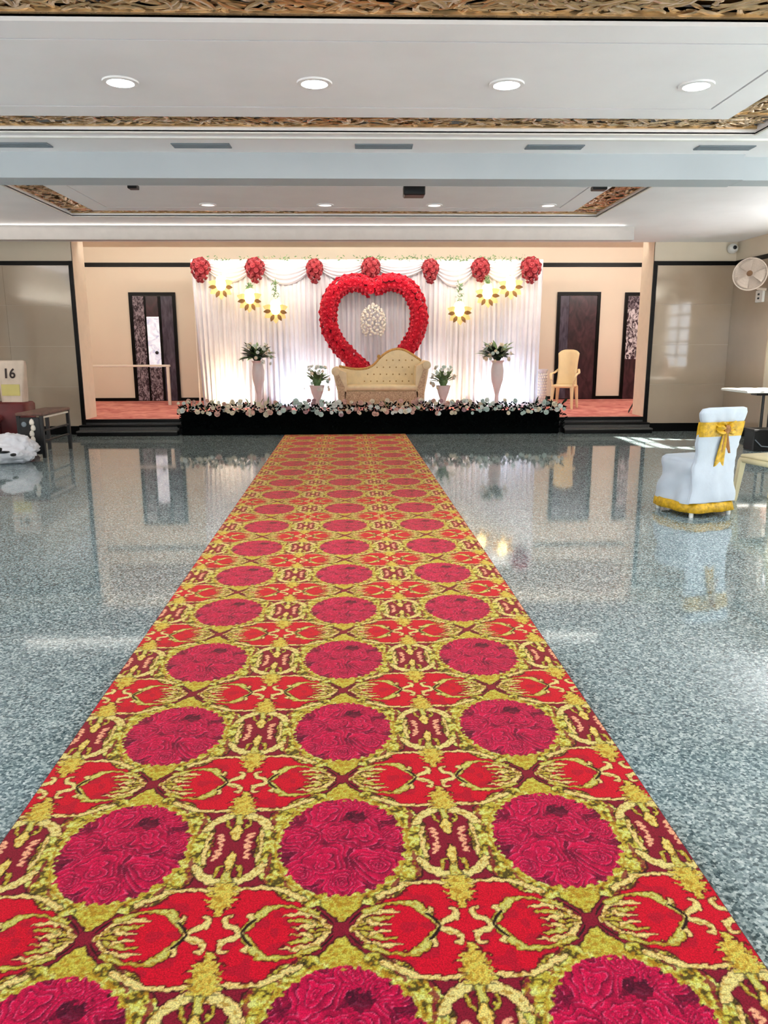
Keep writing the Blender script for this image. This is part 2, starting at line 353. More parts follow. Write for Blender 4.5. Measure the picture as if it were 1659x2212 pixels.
# stage room beyond
struct(MB().box(JL, JR, YB+.02, YJ, ZC+.1, ZS+.1).build('wall_header', M_wall))
struct(MB().box(-7.6, 7.6, YJ-.0, YS, ZS, ZS+.1).build('ceiling', M_ceil_warm))
sw = struct(MB().box(-7.7, 7.7, YS, YS+.15, 0, ZS+.1).build('wall_stage_rear', M_stagewall))
struct(MB().box(-7.8, -7.6, YJ, YS, 0, ZS+.1).build('wall_stage_left', M_stagewall)); struct(MB().box(7.6, 7.8, YJ, YS, 0, ZS+.1).build('wall_stage_right', M_stagewall))
struct(MB().box(-7.6, XL, YJ-.1, YJ, 0, ZS+.1).build('wall_stage_front', M_stagewall)); struct(MB().box(XR, 7.6, YJ-.1, YJ, 0, ZS+.1).build('wall_stage_front', M_stagewall))
struct(MB().box(XL, JL, YJ-.05, YJ, ZC+.1, ZS+.1).build('wall_stage_front', M_stagewall)); struct(MB().box(JR, XR, YJ-.05, YJ, ZC+.1, ZS+.1).build('wall_stage_front', M_stagewall))
black('trim_12', -7.6, 7.6, YS-.02, YS, 3.155, 3.245); black('baseboard_rear', -7.6, 7.6, YS-.02, YS, .25, .32)
# side and near walls with windows
def wall_holes(nm, axis, pos, th, a0, a1, z1, hs, M):
    b = MB(); hs = sorted(hs); cur = a0
    def bx(p, q, za, zb):
        if q-p > 1e-4 and zb-za > 1e-4: b.box(pos, pos+th, p, q, za, zb) if axis == 'x' else b.box(p, q, pos, pos+th, za, zb)
    for (p, q, za, zb) in hs: bx(cur, p, 0, z1); bx(p, q, 0, za); bx(p, q, zb, z1); cur = q
    bx(cur, a1, 0, z1); return struct(b.build(nm, M))
WN = [0]
def window(axis, pos, p, q, za, zb, nx, nz, M):
    WN[0] += 1; b = MB(); f = .045
    def bx(mb, a, c_, d, e, t=.05): mb.box(pos-t/2, pos+t/2, a, c_, d, e) if axis == 'x' else mb.box(a, c_, pos-t/2, pos+t/2, d, e)
    bx(b, p, q, za, za+f); bx(b, p, q, zb-f, zb); bx(b, p, p+f, za, zb); bx(b, q-f, q, za, zb)
    for k in range(1, nx): a = p+(q-p)*k/nx; bx(b, a-.018, a+.018, za, zb, .04)
    for k in range(1, nz): a = za+(zb-za)*k/nz; bx(b, p, q, a-.018, a+.018, .04)
    o = struct(b.build('window_%d' % WN[0], M_alu)); g = MB(); bx(g, p+f, q-f, za+f, zb-f, .006); g.build('pane', M, o)
RW = [(-3.2+3.2*k, -3.2+3.2*k+2.6, .75, 2.5) for k in range(3)]+[(9.95, 11.42, 1.0, 2.3)]
LWn = [(-3.2+3.2*k, -3.2+3.2*k+2.4, .75, 2.5) for k in range(3)]+[(9.45, 10.8, 1.05, 2.25)]
wall_holes('wall_right', 'x', XR, .2, YN, YB, ZC+.1, RW, M_wall); wall_holes('wall_left', 'x', XL-.2, .2, YN, YB, ZC+.1, LWn, M_wall)
NW = [(-5.8, -2.2, .4, 2.7), (-1.8, 1.8, .4, 2.7), (2.2, 5.6, .4, 2.7)]
wall_holes('wall_front', 'y', YN-.2, .2, XL-.2, XR+.2, ZC+.1, NW, M_wall)
for p in RW: window('x', XR+.1, *p, 3 if p[0] < 9 else 2, 3 if p[0] < 9 else 5, M_clear)
for p in LWn: window('x', XL-.1, *p, 3 if p[0] < 9 else 2, 3 if p[0] < 9 else 4, M_clear if p[0] < 9 else M_tinted)
for p in NW: window('y', YN-.1, *p, 3, 2, M_clear)
# tile dado and black stripe of the right wall
for k in range(3):
    a = 11.85+k*(YB-11.85)/1; 
rw = MB().box(XR-.012, XR, 11.82, YB-.02, .14, 2.742); struct(rw.build('trim_13', M_tile))
black('trim_14', XR-.022, XR, 7.7, YB-.02, 2.745, 2.812); black('baseboard_side', XR-.024, XR, 2, YB-.02, 0, .14)

# doors in the rear stage wall
def door(n, x0, x1, z1, panels):
    b = MB(); f = .07
    b.box(x0, x0+f, YS-.05, YS+.02, .25, z1); b.box(x1-f, x1, YS-.05, YS+.02, .25, z1); b.box(x0+f, x1-f, YS-.05, YS+.02, z1-f, z1)
    o = struct(b.build('door_%d' % n, M_black))
    for (a, c_, za, zb, M, nm) in panels: MB().bbox(a, c_, YS-.03, YS-.002, za, zb, .004).build(nm, M, o)
    return o
d1 = door(1, -5.15, -4.13, 2.62, [(-5.08, -4.83, .26, 2.54, M_doorglass, 'side_panel'), (-4.83, -4.79, .26, 2.54, M_black, 'mullion'), (-4.79, -4.52, .26, 1.0, M_doorglass, 'leaf_panel'), (-4.79, -4.52, 1.0, 2.1, M_doorlit, 'leaf_panel'), (-4.79, -4.52, 2.1, 2.54, M_doorwood, 'transom_panel'), (-4.52, -4.46, .26, 2.54, M_black, 'mullion'), (-4.46, -4.20, .26, 2.54, M_doorblue, 'leaf_panel')])
MB().lathe([(.01, -.05), (.035, -.045), (.04, -.02), (.02, 0)], (-4.60, YS-.03, 1.32), 10, axis='y').build('knob', M_darkdev, d1, True)
d2 = door(2, 4.35, 5.32, 2.62, [(4.42, 4.62, .26, 2.54, M_doorblue, 'side_panel'), (4.62, 5.25, .26, 2.54, M_doorwood, 'leaf_panel')])
d3 = door(3, 5.87, 6.85, 2.61, [(5.94, 6.78, .26, 1.15, M_doorwood, 'leaf_panel'), (5.94, 6.78, 1.15, 2.25, mottled('door_glass_painted_reflections', (60, 46, 56), (226, 220, 226), 16, .44, .6, .2, stretch=(1, 1, .6)), 'leaf_pane'), (5.94, 6.78, 2.25, 2.53, M_doorglass, 'leaf_panel')])  # pale mottling paints white reflections into the pane colour

# ================================================================== STAGE
st = empty('raised_stage', (0, 13.2, 0), label='low raised stage in the alcove, covered in red cloth, with dark granite steps', cat='stage')
def part(mb, nm, M, p, **k):
    o = mb.build(nm, M, p, **k); o.matrix_parent_inverse = Matrix.Translation(-p.location) if p.rotation_euler.z == 0 else p.matrix_basis.inverted(); return o
part(MB().box(JL, JR, YB, YJ, 0, .24).box(-7.6, 7.6, YJ, YS, 0, .24), 'platform', M_step, st)
part(MB().box(JL, JR, YB+.01, YJ, .24, .25).box(-7.6, 7.6, YJ, YS, .24, .25), 'floor_covering', M_red_floor, st)
part(MB().bbox(JL, JR, YB-.03, YB+.015, .20, .252, .006), 'nosing', M_black, st)
for x0, x1 in ((JL-.06, -3.1), (3.38, JR+.06)):
    part(MB().bbox(x0, x1, YB-.17, YB-.03, 0, .155, .006), 'step', M_step, st); part(MB().bbox(x0, x1, YB-.19, YB-.03, .135, .165, .004), 'step_edge', M_black, st)
    part(MB().bbox(x0, x1, YB-.32, YB-.17, 0, .075, .006), 'step', M_black, st); part(MB().bbox(x0, x1, YB-.34, YB-.17, .06, .085, .004), 'step_edge', M_step, st)

# ------------------------------------------------------------------ small flower meshes
def rose_mesh(name, M, r=1.0, petals=5, rings=3):
    b = MB()
    for k in range(rings):
        f = 1-k/rings; rad = r*f; h = r*(.25+.45*(1-f)); n = petals+rings-k
        for j in range(n):
            a = 2*math.pi*j/n+k*.6; w_ = 2*math.pi/n*.62
            pts = [(rad*.35*math.cos(a), rad*.35*math.sin(a), h*.35)]
            for q in (-1, -.4, .4, 1): pts.append((rad*(1-.18*abs(q))*math.cos(a+q*w_), rad*(1-.18*abs(q))*math.sin(a+q*w_), h+r*.22*(1-abs(q))))
            b.add(pts, [(0, 1, 2), (0, 2, 3), (0, 3, 4)])
    b.lathe([(r*.75, -.1*r), (r*.5, .28*r), (r*.18, .75*r)], n=7)
    me = bpy.data.meshes.new(name); me.from_pydata(b.v, [], b.f); me.materials.append(M); me.update(); return me
me_rose = rose_mesh('rose', M_rose); me_rose_d = rose_mesh('rose_dark', M_rose_dark)
me_bl = {k: rose_mesh('blossom_'+k, M, rings=2) for k, M in M_fl.items()}
def leaf_mesh(name, M, ln=1, wd=.3):
    b = MB(); pts = []
    for q in range(6):
        f = q/5; ww = wd*math.sin(math.pi*min(f*.9+.08, 1))*.5; z = .18*math.sin(f*2.2)*ln
        pts += [(-ww, f*ln, z+.06*ww), (0, f*ln, z), (ww, f*ln, z+.06*ww)]
    b.add(pts, [(q*3+j, q*3+j+1, q*3+j+4, q*3+j+3) for q in range(5) for j in (0, 1)])
    me = bpy.data.meshes.new(name); me.from_pydata(b.v, [], b.f); me.materials.append(M); me.update(); return me
me_leaf = leaf_mesh('leaf', M_leaf); me_leaf2 = leaf_mesh('leaf_fresh', M_leaf_mid, 1, .2); me_leafb = leaf_mesh('leaf_dark', M_leaf_blk, 1, .28)
def face(d): return Vector(d).to_track_quat('Z', 'Y').to_euler()

# flower box along the front of the stage
fb = empty('flower_box', (.13, 12.92, 0), label='long black flower box full of pale blossoms along the stage front', cat='flower box')
MB().bbox(-3.17, 3.17, -.09, .13, 0, .38, .015).build('planter', M_leaf_blk, fb)
b = MB()
for k in range(2600):
    x = random.uniform(-3.2, 3.24); z = random.uniform(.1, .5); y = -.10+random.uniform(-.02, .2)*(z > .36)
    a = random.uniform(-1.2, 1.2); l = random.uniform(.05, .11); d = Vector((math.sin(a), -random.uniform(.1, .8), random.uniform(-.6, 1)*1)).normalized()*l; s_ = Vector((d.z, 0, -d.x)).normalized()*.014 if (abs(d.x)+abs(d.z)) > 1e-3 else Vector((.014, 0, 0))
    p = Vector((x, y, z)); b.add([p, p+d*.5+s_, p+d, p+d*.5-s_], [(0, 1, 2, 3)])
o = b.build('foliage', M_leaf_blk, fb, fix=False); o['kind'] = 'stuff'
n_b = 285
for k in range(n_b):
    x = -3.2+6.42*(k+.5)/n_b+random.uniform(-.03, .03); f = (x+3.2)/6.42
    if f < .25: cs = ['cream', 'cream', 'pink', 'white']
    elif f < .42: cs = ['white', 'mint', 'mint', 'mauve']
    elif f < .62: cs = ['pink', 'cream', 'white', 'pink']
    elif f < .75: cs = ['pink', 'mauve', 'white', 'cream']
    else: cs = ['mint', 'white', 'mint', 'cream']
    low = random.random() < .3
    z = random.uniform(.34, .42) if low else random.uniform(.39, .56)
    y = -.12 if low else random.uniform(-.1, .12)
    if f > .8 and random.random() < .35: continue
    inst('blossom', me_bl[random.choice(cs)], fb, (x, y-.02, z), face((random.uniform(-.4, .4), -1, random.uniform(-.1, .9))), random.uniform(.030, .054))
for k in range(70):
    x = random.uniform(-3.2, 3.25); o = inst('leaf', me_leaf if x > 1.8 else me_leaf2, fb, (x, random.uniform(-.1, .1), random.uniform(.4, .52)), (random.uniform(.2, 1.2), random.uniform(-.8, .8), random.uniform(-3, 3)), random.uniform(.08, .14))

# curtain backdrop
bd = empty('curtain_backdrop', (.12, 15.4, .25), label='white pleated curtain backdrop with scalloped swags, lit from below', cat='curtain')
nodes_x = [-3.07, -2.04, -.91, .16, 1.30, 2.26, 3.23]
xe = [-3.28]+[(nodes_x[i]+nodes_x[i+1])/2 for i in range(6)]+[3.50]
xs_all = np.linspace(-3.28, 3.50, 1200); ph = np.cumsum(RS.uniform(.7, 1.5, 1200))*2*np.pi*(6.78/1200)/.115
amp = .5+.5*np.interp(np.arange(1200), np.arange(0, 1200, 30), RS.uniform(0, 1, 40))
fold = np.sin(ph)*amp*.046+np.sin(ph*2.3)*.010
for i in range(7):
    x0, x1 = xe[i], xe[i+1]; n = int((x1-x0)/.0075)
    def fn(u, v):
        x = x0+(x1-x0)*u; f = float(np.interp(x, xs_all, fold)); k = .55+.6*(1-v); sway = .02*math.sin(3*x+2*v)
        pin = 0
        if i == 0: pin = .10*(1-v)*max(0, 1-(x-x0)/.4)
        return (x-.12+sway*.5+pin, f*k+.01*math.sin(9*x+5*v), v*2.83)
    MB().grid(fn, n, 10).build('curtain_panel', M_curtain, bd, True, fix=False)
MB().tube([(-3.4, .05, 2.82), (3.38, .05, 2.82)], .02, 8).build('rail', M_rail, bd)
MB().tube([(-3.38, .07, 0), (-3.38, .07, 2.82)], .02, 8).build('pole', M_rail, bd); MB().tube([(3.36, .07, 0), (3.36, .07, 2.82)], .02, 8).build('pole', M_rail, bd)
for i in range(6):                                       # scalloped swags
    a, c_ = nodes_x[i]-.12, nodes_x[i+1]-.12; drop = (.34, .38, .30, .26, .42, .34)[i]
    def fs(u, v):
        x = a+(c_-a)*u; s_ = 4*u*(1-u); z = 2.80-.06*v-drop*v*s_; y = -.055-.05*math.sin(math.pi*v)*s_-.018*math.sin(v*34+u*3)*(.3+s_)
        return (x, y, z)
    MB().grid(fs, 28, 40).build('swag', M_curtain, bd, True, fix=False)
b = MB()
for k in range(420):                                     # thin leaf garland on the top edge
    x = random.uniform(-3.2, 3.3)-.12
    if x < -.2 and random.random() < .6: continue
    p = Vector((x, -.06+random.uniform(-.03, .02), 2.83+random.uniform(-.03, .05))); a = random.uniform(0, 6.28); l = .06
    b.add([p, p+Vector((math.cos(a)*l*.5, -.01, math.sin(a)*l*.5+.012)), p+Vector((math.cos(a)*l, 0, math.sin(a)*l)), p+Vector((math.cos(a)*l*.5, -.01, math.sin(a)*l*.5-.012))], [(0, 1, 2, 3)])
o = b.build('leaf_garland', M_leaf_mid, bd, fix=False); o['kind'] = 'stuff'

# seven rose clusters
names_c = ['first from the left, at its top corner', 'second from the left', 'third from the left, teardrop shaped', 'touching the top of the heart',
           'teardrop shaped, just right of the heart', 'second from the right end', 'at its right top corner']
for i, x in enumerate(nodes_x):
    r_ = (.185, .185, .155, .185, .155, .175, .20)[i]
    e = empty('rose_cluster', (x, 15.22, 2.90), label='red rose cluster on the backdrop, '+names_c[i], cat='flowers', group='red rose clusters along the top of the backdrop')
    MB().lathe([(.02, -r_*1.15), (r_*.5, -r_*.8), (r_*.8, 0), (r_*.6, r_*.75), (.02, r_*.9)], n=12).build('foam_ball', M_rosecore, e, True)
    n = 40; ga = math.pi*(3-math.sqrt(5))
    for k in range(n):
        zc = 1-2*(k+.5)/n; q = math.sqrt(1-zc*zc); d = Vector((q*math.cos(ga*k), q*math.sin(ga*k), zc))
        if d.y > .35: continue
        taper = 1 if d.z > 0 else 1-.25*(-d.z)
        inst('rose', me_rose_d, e, (d.x*r_*.86*taper, d.y*r_*.8*taper, d.z*r_*(.95 if d.z > 0 else (1.65 if i in (2, 4) else 1.3))), face(d), random.uniform(.048, .064))

# heart
hc = [(.18, 2.50), (.02, 2.60), (-.16, 2.635), (-.42, 2.56), (-.60, 2.34), (-.665, 2.05), (-.62, 1.74), (-.46, 1.46), (-.22, 1.21), (.02, .98), (.22, .78), (.44, .98), (.68, 1.22), (.90, 1.46), (1.04, 1.74), (1.08, 2.05), (1.0, 2.34), (.82, 2.56), (.55, 2.64), (.34, 2.60), (.18, 2.50)]
hp = smooth_path([(x, 0, z) for x, z in hc], 8)
ht = empty('rose_heart', (0, 15.12, 0), label='large open heart covered in red roses, hanging behind the cream sofa', cat='heart')
MB().tube(hp, .115, 12, flat=.75).build('heart_frame', M_rosecore, ht, True)
L_ = [0]
for k in range(1, len(hp)): L_.append(L_[-1]+(hp[k]-hp[k-1]).length)
def hpt(s):
    for k in range(1, len(hp)):
        if L_[k] >= s: f = (s-L_[k-1])/(L_[k]-L_[k-1]); return hp[k-1].lerp(hp[k], f), (hp[k]-hp[k-1]).normalized()
    return hp[-1], (hp[-1]-hp[-2]).normalized()
cnt = 0; rows = 50; spacing = L_[-1]/rows
for k in range(rows):
    for j in range(6):
        if cnt >= 299: break
        s = (k+.5*(j % 2)+random.uniform(-.15, .15))*spacing; p, t = hpt(min(max(s, 0), L_[-1])); side = Vector((0, -1, 0)); nrm = t.cross(side).normalized()
        a = R(-95+190*j/5+random.uniform(-8, 8)); d = side*math.cos(a)*.8+nrm*math.sin(a)
        inst('rose', me_rose, ht, p+Vector((d.x*.128, d.y*.150, d.z*.128)), face(d), random.uniform(.066, .084)); cnt += 1
# bead pendant in the heart
pd_ = empty('bead_pendant', (.20, 15.2, 1.95), label='oval pendant of ivory beads and blossoms hanging inside the rose heart', cat='pendant')
MB().tube([(0, .0, .3), (0, .05, .68)], .006, 6).build('cord', M_rail, pd_)
me_bead = MB().lathe([(.15, -1), (.85, -.5), (1, 0), (.85, .5), (.15, 1)], n=8).build('bead', M_glass_bead, pd_, True); bm0 = me_bead.data; me_bead.scale = (.03,)*3; me_bead.location = (0, -.12, .0)
for k in range(120):
    t = (k+.5)/120; z = .30-.60*t; rad = .22*math.sqrt(max(0, 1-((z+.05)/.32)**2))+.01; a = k*2.39996
    inst('bead', bm0, pd_, (rad*math.cos(a), -abs(rad*math.sin(a))*.5-.02, z), (0, 0, 0), random.uniform(.017, .032))

# gold lanterns
lan = [((-2.67, 2.58), 'leftmost, beside the left rose cluster', 0), ((-2.14, 2.34), 'middle one of the left three', .05), ((-1.66, 2.14), 'lowest of the left three, below a green sprig', .4),
       ((1.85, 2.10), 'lowest of the right three, below a green sprig', .4), ((2.38, 2.42), 'middle one of the right three', .12), ((2.82, 2.57), 'rightmost, beside the right rose cluster', 0)]
lan_petal = {}
for (x, z), lb, sp in lan:
    e = empty('flower_lantern', (x, 15.12, z), label='glowing gold flower lantern, '+lb, cat='lantern', group='gold flower lanterns on the backdrop')
    MB().lathe([(.03, .19), (.085, .16), (.115, .08), (.12, .0), (.085, -.08), (.02, -.12)], n=14).build('globe', M_lantern, e, True)
    MB().lathe([(.02, .15), (.03, .17), (.012, .20)], n=8).build('cap', M_leaf, e)
    for j in range(9):
        a = R(-200+220*j/8+random.uniform(-5, 5)); brown = j % 2 == 1
        if brown not in lan_petal: lan_petal[brown] = leaf_mesh('lantern_petal', M_petal_brown if brown else M_petal_gold, 1, .62 if not brown else .5)
        ln = .24 if not brown else .15; st_ = .02 if not brown else .09
        d = Vector((math.cos(a), -.25, math.sin(a))).normalized(); side_ = Vector((0, -1, 0)); xx = d.cross(side_).normalized(); zz = xx.cross(d)
        mm_ = Matrix((xx, d, zz)).transposed(); o = inst('petal', lan_petal[brown], e, d*st_+Vector((0, -.03 if brown else 0, -.02)), mm_.to_euler(), ln)
    MB().tube([(0, .02, .18), (0, .10, 2.75-z), (0, .32, 3.08-z)], .004, 5).build('cord', M_rail, e)
    if sp:
        b = MB()
        for k in range(46):
            p = Vector((random.uniform(-.035, .035), random.uniform(-.04, .01), .2+random.random()*sp*.85)); a = random.uniform(0, 6.28); l = .07
            b.add([p, p+Vector((math.cos(a)*l*.5+.012, -.012, math.sin(a)*l*.5)), p+Vector((math.cos(a)*l, 0, math.sin(a)*l)), p+Vector((math.cos(a)*l*.5-.012, -.012, math.sin(a)*l*.5))], [(0, 1, 2, 3)])
        o = b.build('green_sprig', M_leaf_mid, e, fix=False); o['kind'] = 'stuff'

# sofa
so = empty('wedding_sofa', (.32, 14.4, .2515), label='cream tufted sofa with a swooping gilded back rail, in the middle of the stage', cat='sofa')
def P(x, z): return (x-.32, z-.25)
rail = [(-.46, 1.06), (-.34, 1.035), (-.20, 1.01), (-.04, 1.005), (.10, 1.03), (.22, 1.10), (.32, 1.21), (.43, 1.30), (.54, 1.355), (.66, 1.375), (.78, 1.35), (.90, 1.285), (1.0, 1.22), (1.09, 1.16)]
rp = [P(*q) for q in rail]; rps = smooth_path([(x, .34, z) for x, z in rp], 4)
poly = [(q.x, q.z) for q in rps]+[(P(1.06, .5)), (P(-.42, .5))]
bk = MB().prism(poly, .26, .42).build('backrest', M_sofa, so); 
b = MB()
for r_ in range(5):                                       # buttons of the tufting
    for k in range(12):
        x = -.30+k*.12+(r_ % 2)*.06; z = .55+r_*.13
        zt_ = np.interp(x+.32, [q[0] for q in rail], [q[1] for q in rail])-.25-.08
        if z < zt_ and x+.32 < 1.0 and x+.32 > -.38: b.lathe([(.014, 0), (.010, -.010), (.002, -.014)], (x, .26, z), 6, axis='y')
b.build('tufting_button', M_sofa_rail, bk)['kind'] = 'stuff'
MB().tube([(q.x, .30, q.z+.012) for q in rps], .034, 8).build('carved_rail', M_sofa_rail, so, True)
b = MB()
for k in range(9):
    a = k*.7; b.lathe([(.004, -.02), (.022, -.008), (.022, .008), (.004, .02)], (P(.30, 1.26)[0]+.035*math.cos(a)*(k/9), .28, P(.30, 1.262)[1]+.04*math.sin(a)*(k/9)), 7, axis='y')
b.build('carved_finial', M_sofa_rail, so, True)
for s, xr, zr, xb in ((-1, -.50, 1.0, -.38), (1, 1.15, 1.11, 1.03)):
    ar = [P(xb-.06*s*0, .28), P(xb+.07*s, .28), P(xb+.09*s, .62), P(xr+.03*s, zr-.10), P(xr+.05*s, zr), P(xr-.03*s, zr+.05), P(xb-.07*s, zr-.02), P(xb-.08*s, .7)]
    arm = MB().prism(ar, -.33, .36).build('arm', M_sofa, so, True)
    MB().lathe([(.03, -.37), (.075, -.36), (.08, -.30), (.08, .30), (.03, .36)], (P(xr, zr)[0], 0, P(xr, zr)[1]), 14, axis='y').build('arm_roll', M_sofa, so, True)
    fp = [(P(xb-.03*s, .30)), P(xb+.05*s, .30), P(xb+.07*s, .62), P(xr, zr-.08), P(xr-.04*s, zr-.02), P(xb-.04*s, .72)]
    MB().prism(fp, -.355, -.33).build('arm_facing', M_sofa_seq, so)
MB().bbox(P(-.33, 0)[0], P(1.0, 0)[0], -.34, .30, .40, .50, .03).build('seat_cushion', M_sofa, so, True)
MB().bbox(P(-.36, 0)[0], P(1.02, 0)[0], -.33, .32, .10, .40, .012).build('seat_base', M_sofa_seq, so)
for x in (-.66, .66):
    for y in (-.28, .32): MB().lathe([(.02, 0), (.03, .03), (.022, .06), (.04, .11)], (x, y, 0), 10).build('leg', M_sofa_rail, so, True)

# vases and bouquets
def vase(x, y, h, r_, label, grp):
    e = empty('vase', (x, y, .251), label=label, cat='vase')
    if h < .7:
        MB().lathe([(r_*.7, .02), (r_*.3, .05), (r_*.26, h*.28), (r_*.55, h*.5), (r_*.9, h*.72), (r_*1.1, h*.9), (r_*1.25, h), (r_*1.1, h-.01), (r_*.6, h*.8)], n=18).build('body', M_vase, e, True)
        MB().lathe([(r_*.72, 0), (r_*.78, .012), (r_*.66, .025)], n=18).build('foot', M_vase, e, True)
        return e
    MB().lathe([(r_*.8, 0), (r_*.85, .02), (r_*.35, .06), (r_*.28, h*.3), (r_*.5, h*.42), (r_*.92, h*.62), (r_, h*.8), (r_*.75, h*.95), (r_*1.1, h), (r_*.9, h-.005), (r_*.5, h*.8)], n=18).build('body', M_vase, e, True)
    MB().lathe([(r_*.86, -.0), (r_*.95, .012), (r_*.86, .025)], n=18).build('foot', M_vase, e, True)
    return e
def bouquet(x, y, z, r_, dark, label, cols, hgt):
    e = empty('bouquet', (x, y, z), label=label, cat='flowers')
    MB().lathe([(.02, -.1), (.05, -.02), (r_*.35, .05), (r_*.3, .12), (.02, .18)], n=10).build('stem_bunch', M_leaf if dark else M_leaf_mid, e)
    for k in range(70 if dark else 56):
        a = random.uniform(0, 6.28); up = random.uniform(-.25, 1.0) if dark else random.uniform(.0, 1.3); d = Vector((math.cos(a), math.sin(a), up)).normalized()
        side_ = Vector((0, -.3, 1)); xx = d.cross(side_).normalized(); zz = xx.cross(d); mm_ = Matrix((xx, d, zz)).transposed()
        drk = dark and random.random() < .7
        inst('leaf', me_leaf if drk else me_leaf2, e, d*.03+Vector((0, 0, .04)), mm_.to_euler(), r_*random.uniform(.75, 1.25)*(1 if drk else (1.15 if dark else .95)))
    for k in range(22):
        a = random.uniform(0, 6.28); up = random.uniform(-.2, 1.3); d = Vector((math.cos(a), -abs(math.sin(a)), up)).normalized()
        inst('flower', me_bl[random.choice(cols)], e, Vector((d.x*r_*.95, d.y*r_*.9, d.z*hgt)), face(d), random.uniform(.03, .05))
    return e
for x, y, h, r_, lab in ((-1.97, 14.6, .94, .118, 'tall white vase on the stage, third thing left of the sofa, under dark green bouquet'), (2.53, 14.6, .93, .122, 'tall white vase at the right of the stage, under dark green bouquet')):
    vase(x, y, h, r_, lab, None)
vase(-.85, 14.2, .50, .115, 'short white vase close to the left arm of the sofa', None); vase(1.47, 14.2, .49, .11, 'short white vase close to the right arm of the sofa', None)
bouquet(-1.98, 14.6, 1.20, .28, True, 'dark green and white bouquet in the tall vase left of the heart', ['white', 'cream', 'mint'], .36)
bouquet(2.52, 14.6, 1.20, .28, True, 'dark green and white bouquet in the tall vase right of the heart', ['white', 'cream', 'mint'], .36)
bouquet(-.85, 14.2, .76, .24, False, 'pale green lily bouquet in the short vase left of the sofa', ['white', 'cream', 'mint'], .42)
bouquet(1.47, 14.2, .75, .24, False, 'pale green lily bouquet in the short vase right of the sofa', ['white', 'cream', 'mint'], .42)

# ivory armchair at right of stage
ac = empty('stage_chair', (3.93, 15.0, .2515), label='ivory high-backed armchair on the stage in front of the dark door', cat='chair')
ac.rotation_euler = (0, 0, R(152))
def bkf(u, v):
    x = -.21+.42*u; c_ = math.cos((u-.5)*2.6); top = 1.12-.07*abs(2*u-1)**4; z = .42+(top-.42)*v
    return (x*(1-.10*math.sin(v*3.1)), -.20-.10*v+.10*(1-c_), z)
o = MB().grid(bkf, 14, 12).build('backrest', M_chaircream, ac, True, fix=False); o.modifiers.new('t', 'SOLIDIFY').thickness = .035
MB().bbox(-.21, .21, -.22, .22, .40, .46, .025).build('seat', M_chaircream, ac, True)
for s_ in (-1, 1):
    MB().tube(smooth_path([(s_*.2, -.25, .74), (s_*.24, -.1, .68), (s_*.25, .12, .66), (s_*.22, .2, .56), (s_*.2, .2, .43)], 4), [.026]*17, 8, flat=.7).build('arm', M_chaircream, ac, True)
for x in (-.18, .18):
    for y, sy in ((-.18, -1), (.18, 1)): MB().tube([(x, y, .42), (x*1.14, y+.05*sy, 0)], [.04, .022], 8).build('leg', M_chaircream, ac, True)
# white pierced column
pc = empty('ornamental_column', (3.55, 15.25, .25), label='short white pierced column between the curtain edge and the ivory chair', cat='column')
MB().lathe([(.10, 0), (.10, .03), (.08, .04), (.08, .70), (.10, .72), (.10, .75)], n=16).build('body', M_vase, pc, True)
b = MB()
for k in range(11):
    for j in range(12):
        a = 2*math.pi*(j+.5*(k % 2))/12; x, y = .082*math.cos(a), .082*math.sin(a); b.lathe([(.004, -.018), (.014, -.009), (.014, .009), (.004, .018)], (x, y, .09+k*.056), 6)
b.build('pierced_relief', M_glass_bead, pc)['kind'] = 'stuff'
# black stand beside right jamb
ms = empty('microphone_stand', (4.98, 14.0, .25), label='black stand with a small head beside the right edge of the stage opening', cat='stand')
MB().tube([(0, 0, .02), (0, 0, 1.0)], .022, 8).build('pole', M_darkdev, ms); MB().lathe([(.02, .98), (.05, 1.0), (.055, 1.08), (.03, 1.14), (.01, 1.15)], n=12).build('head', M_darkdev, ms, True)
for a in (100, 220, 340): MB().tube([(0, 0, .22), (.2*math.cos(R(a)), .2*math.sin(R(a)), .01)], .012, 6).build('leg', M_darkdev, ms)
# white handrail at left
hr = empty('handrail', (-5.8, 16.3, .25), label='white handrail with one end post before the dark door at left', cat='railing')
MB().bbox(-1.75, 1.78, -.03, .03, .79, .835, .008).build('top_rail', M_rail, hr); MB().bbox(1.70, 1.76, -.03, .03, 0, .79, .006).build('post', M_rail, hr); MB().bbox(-1.75, -1.69, -.03, .03, 0, .79, .006).build('post', M_rail, hr)

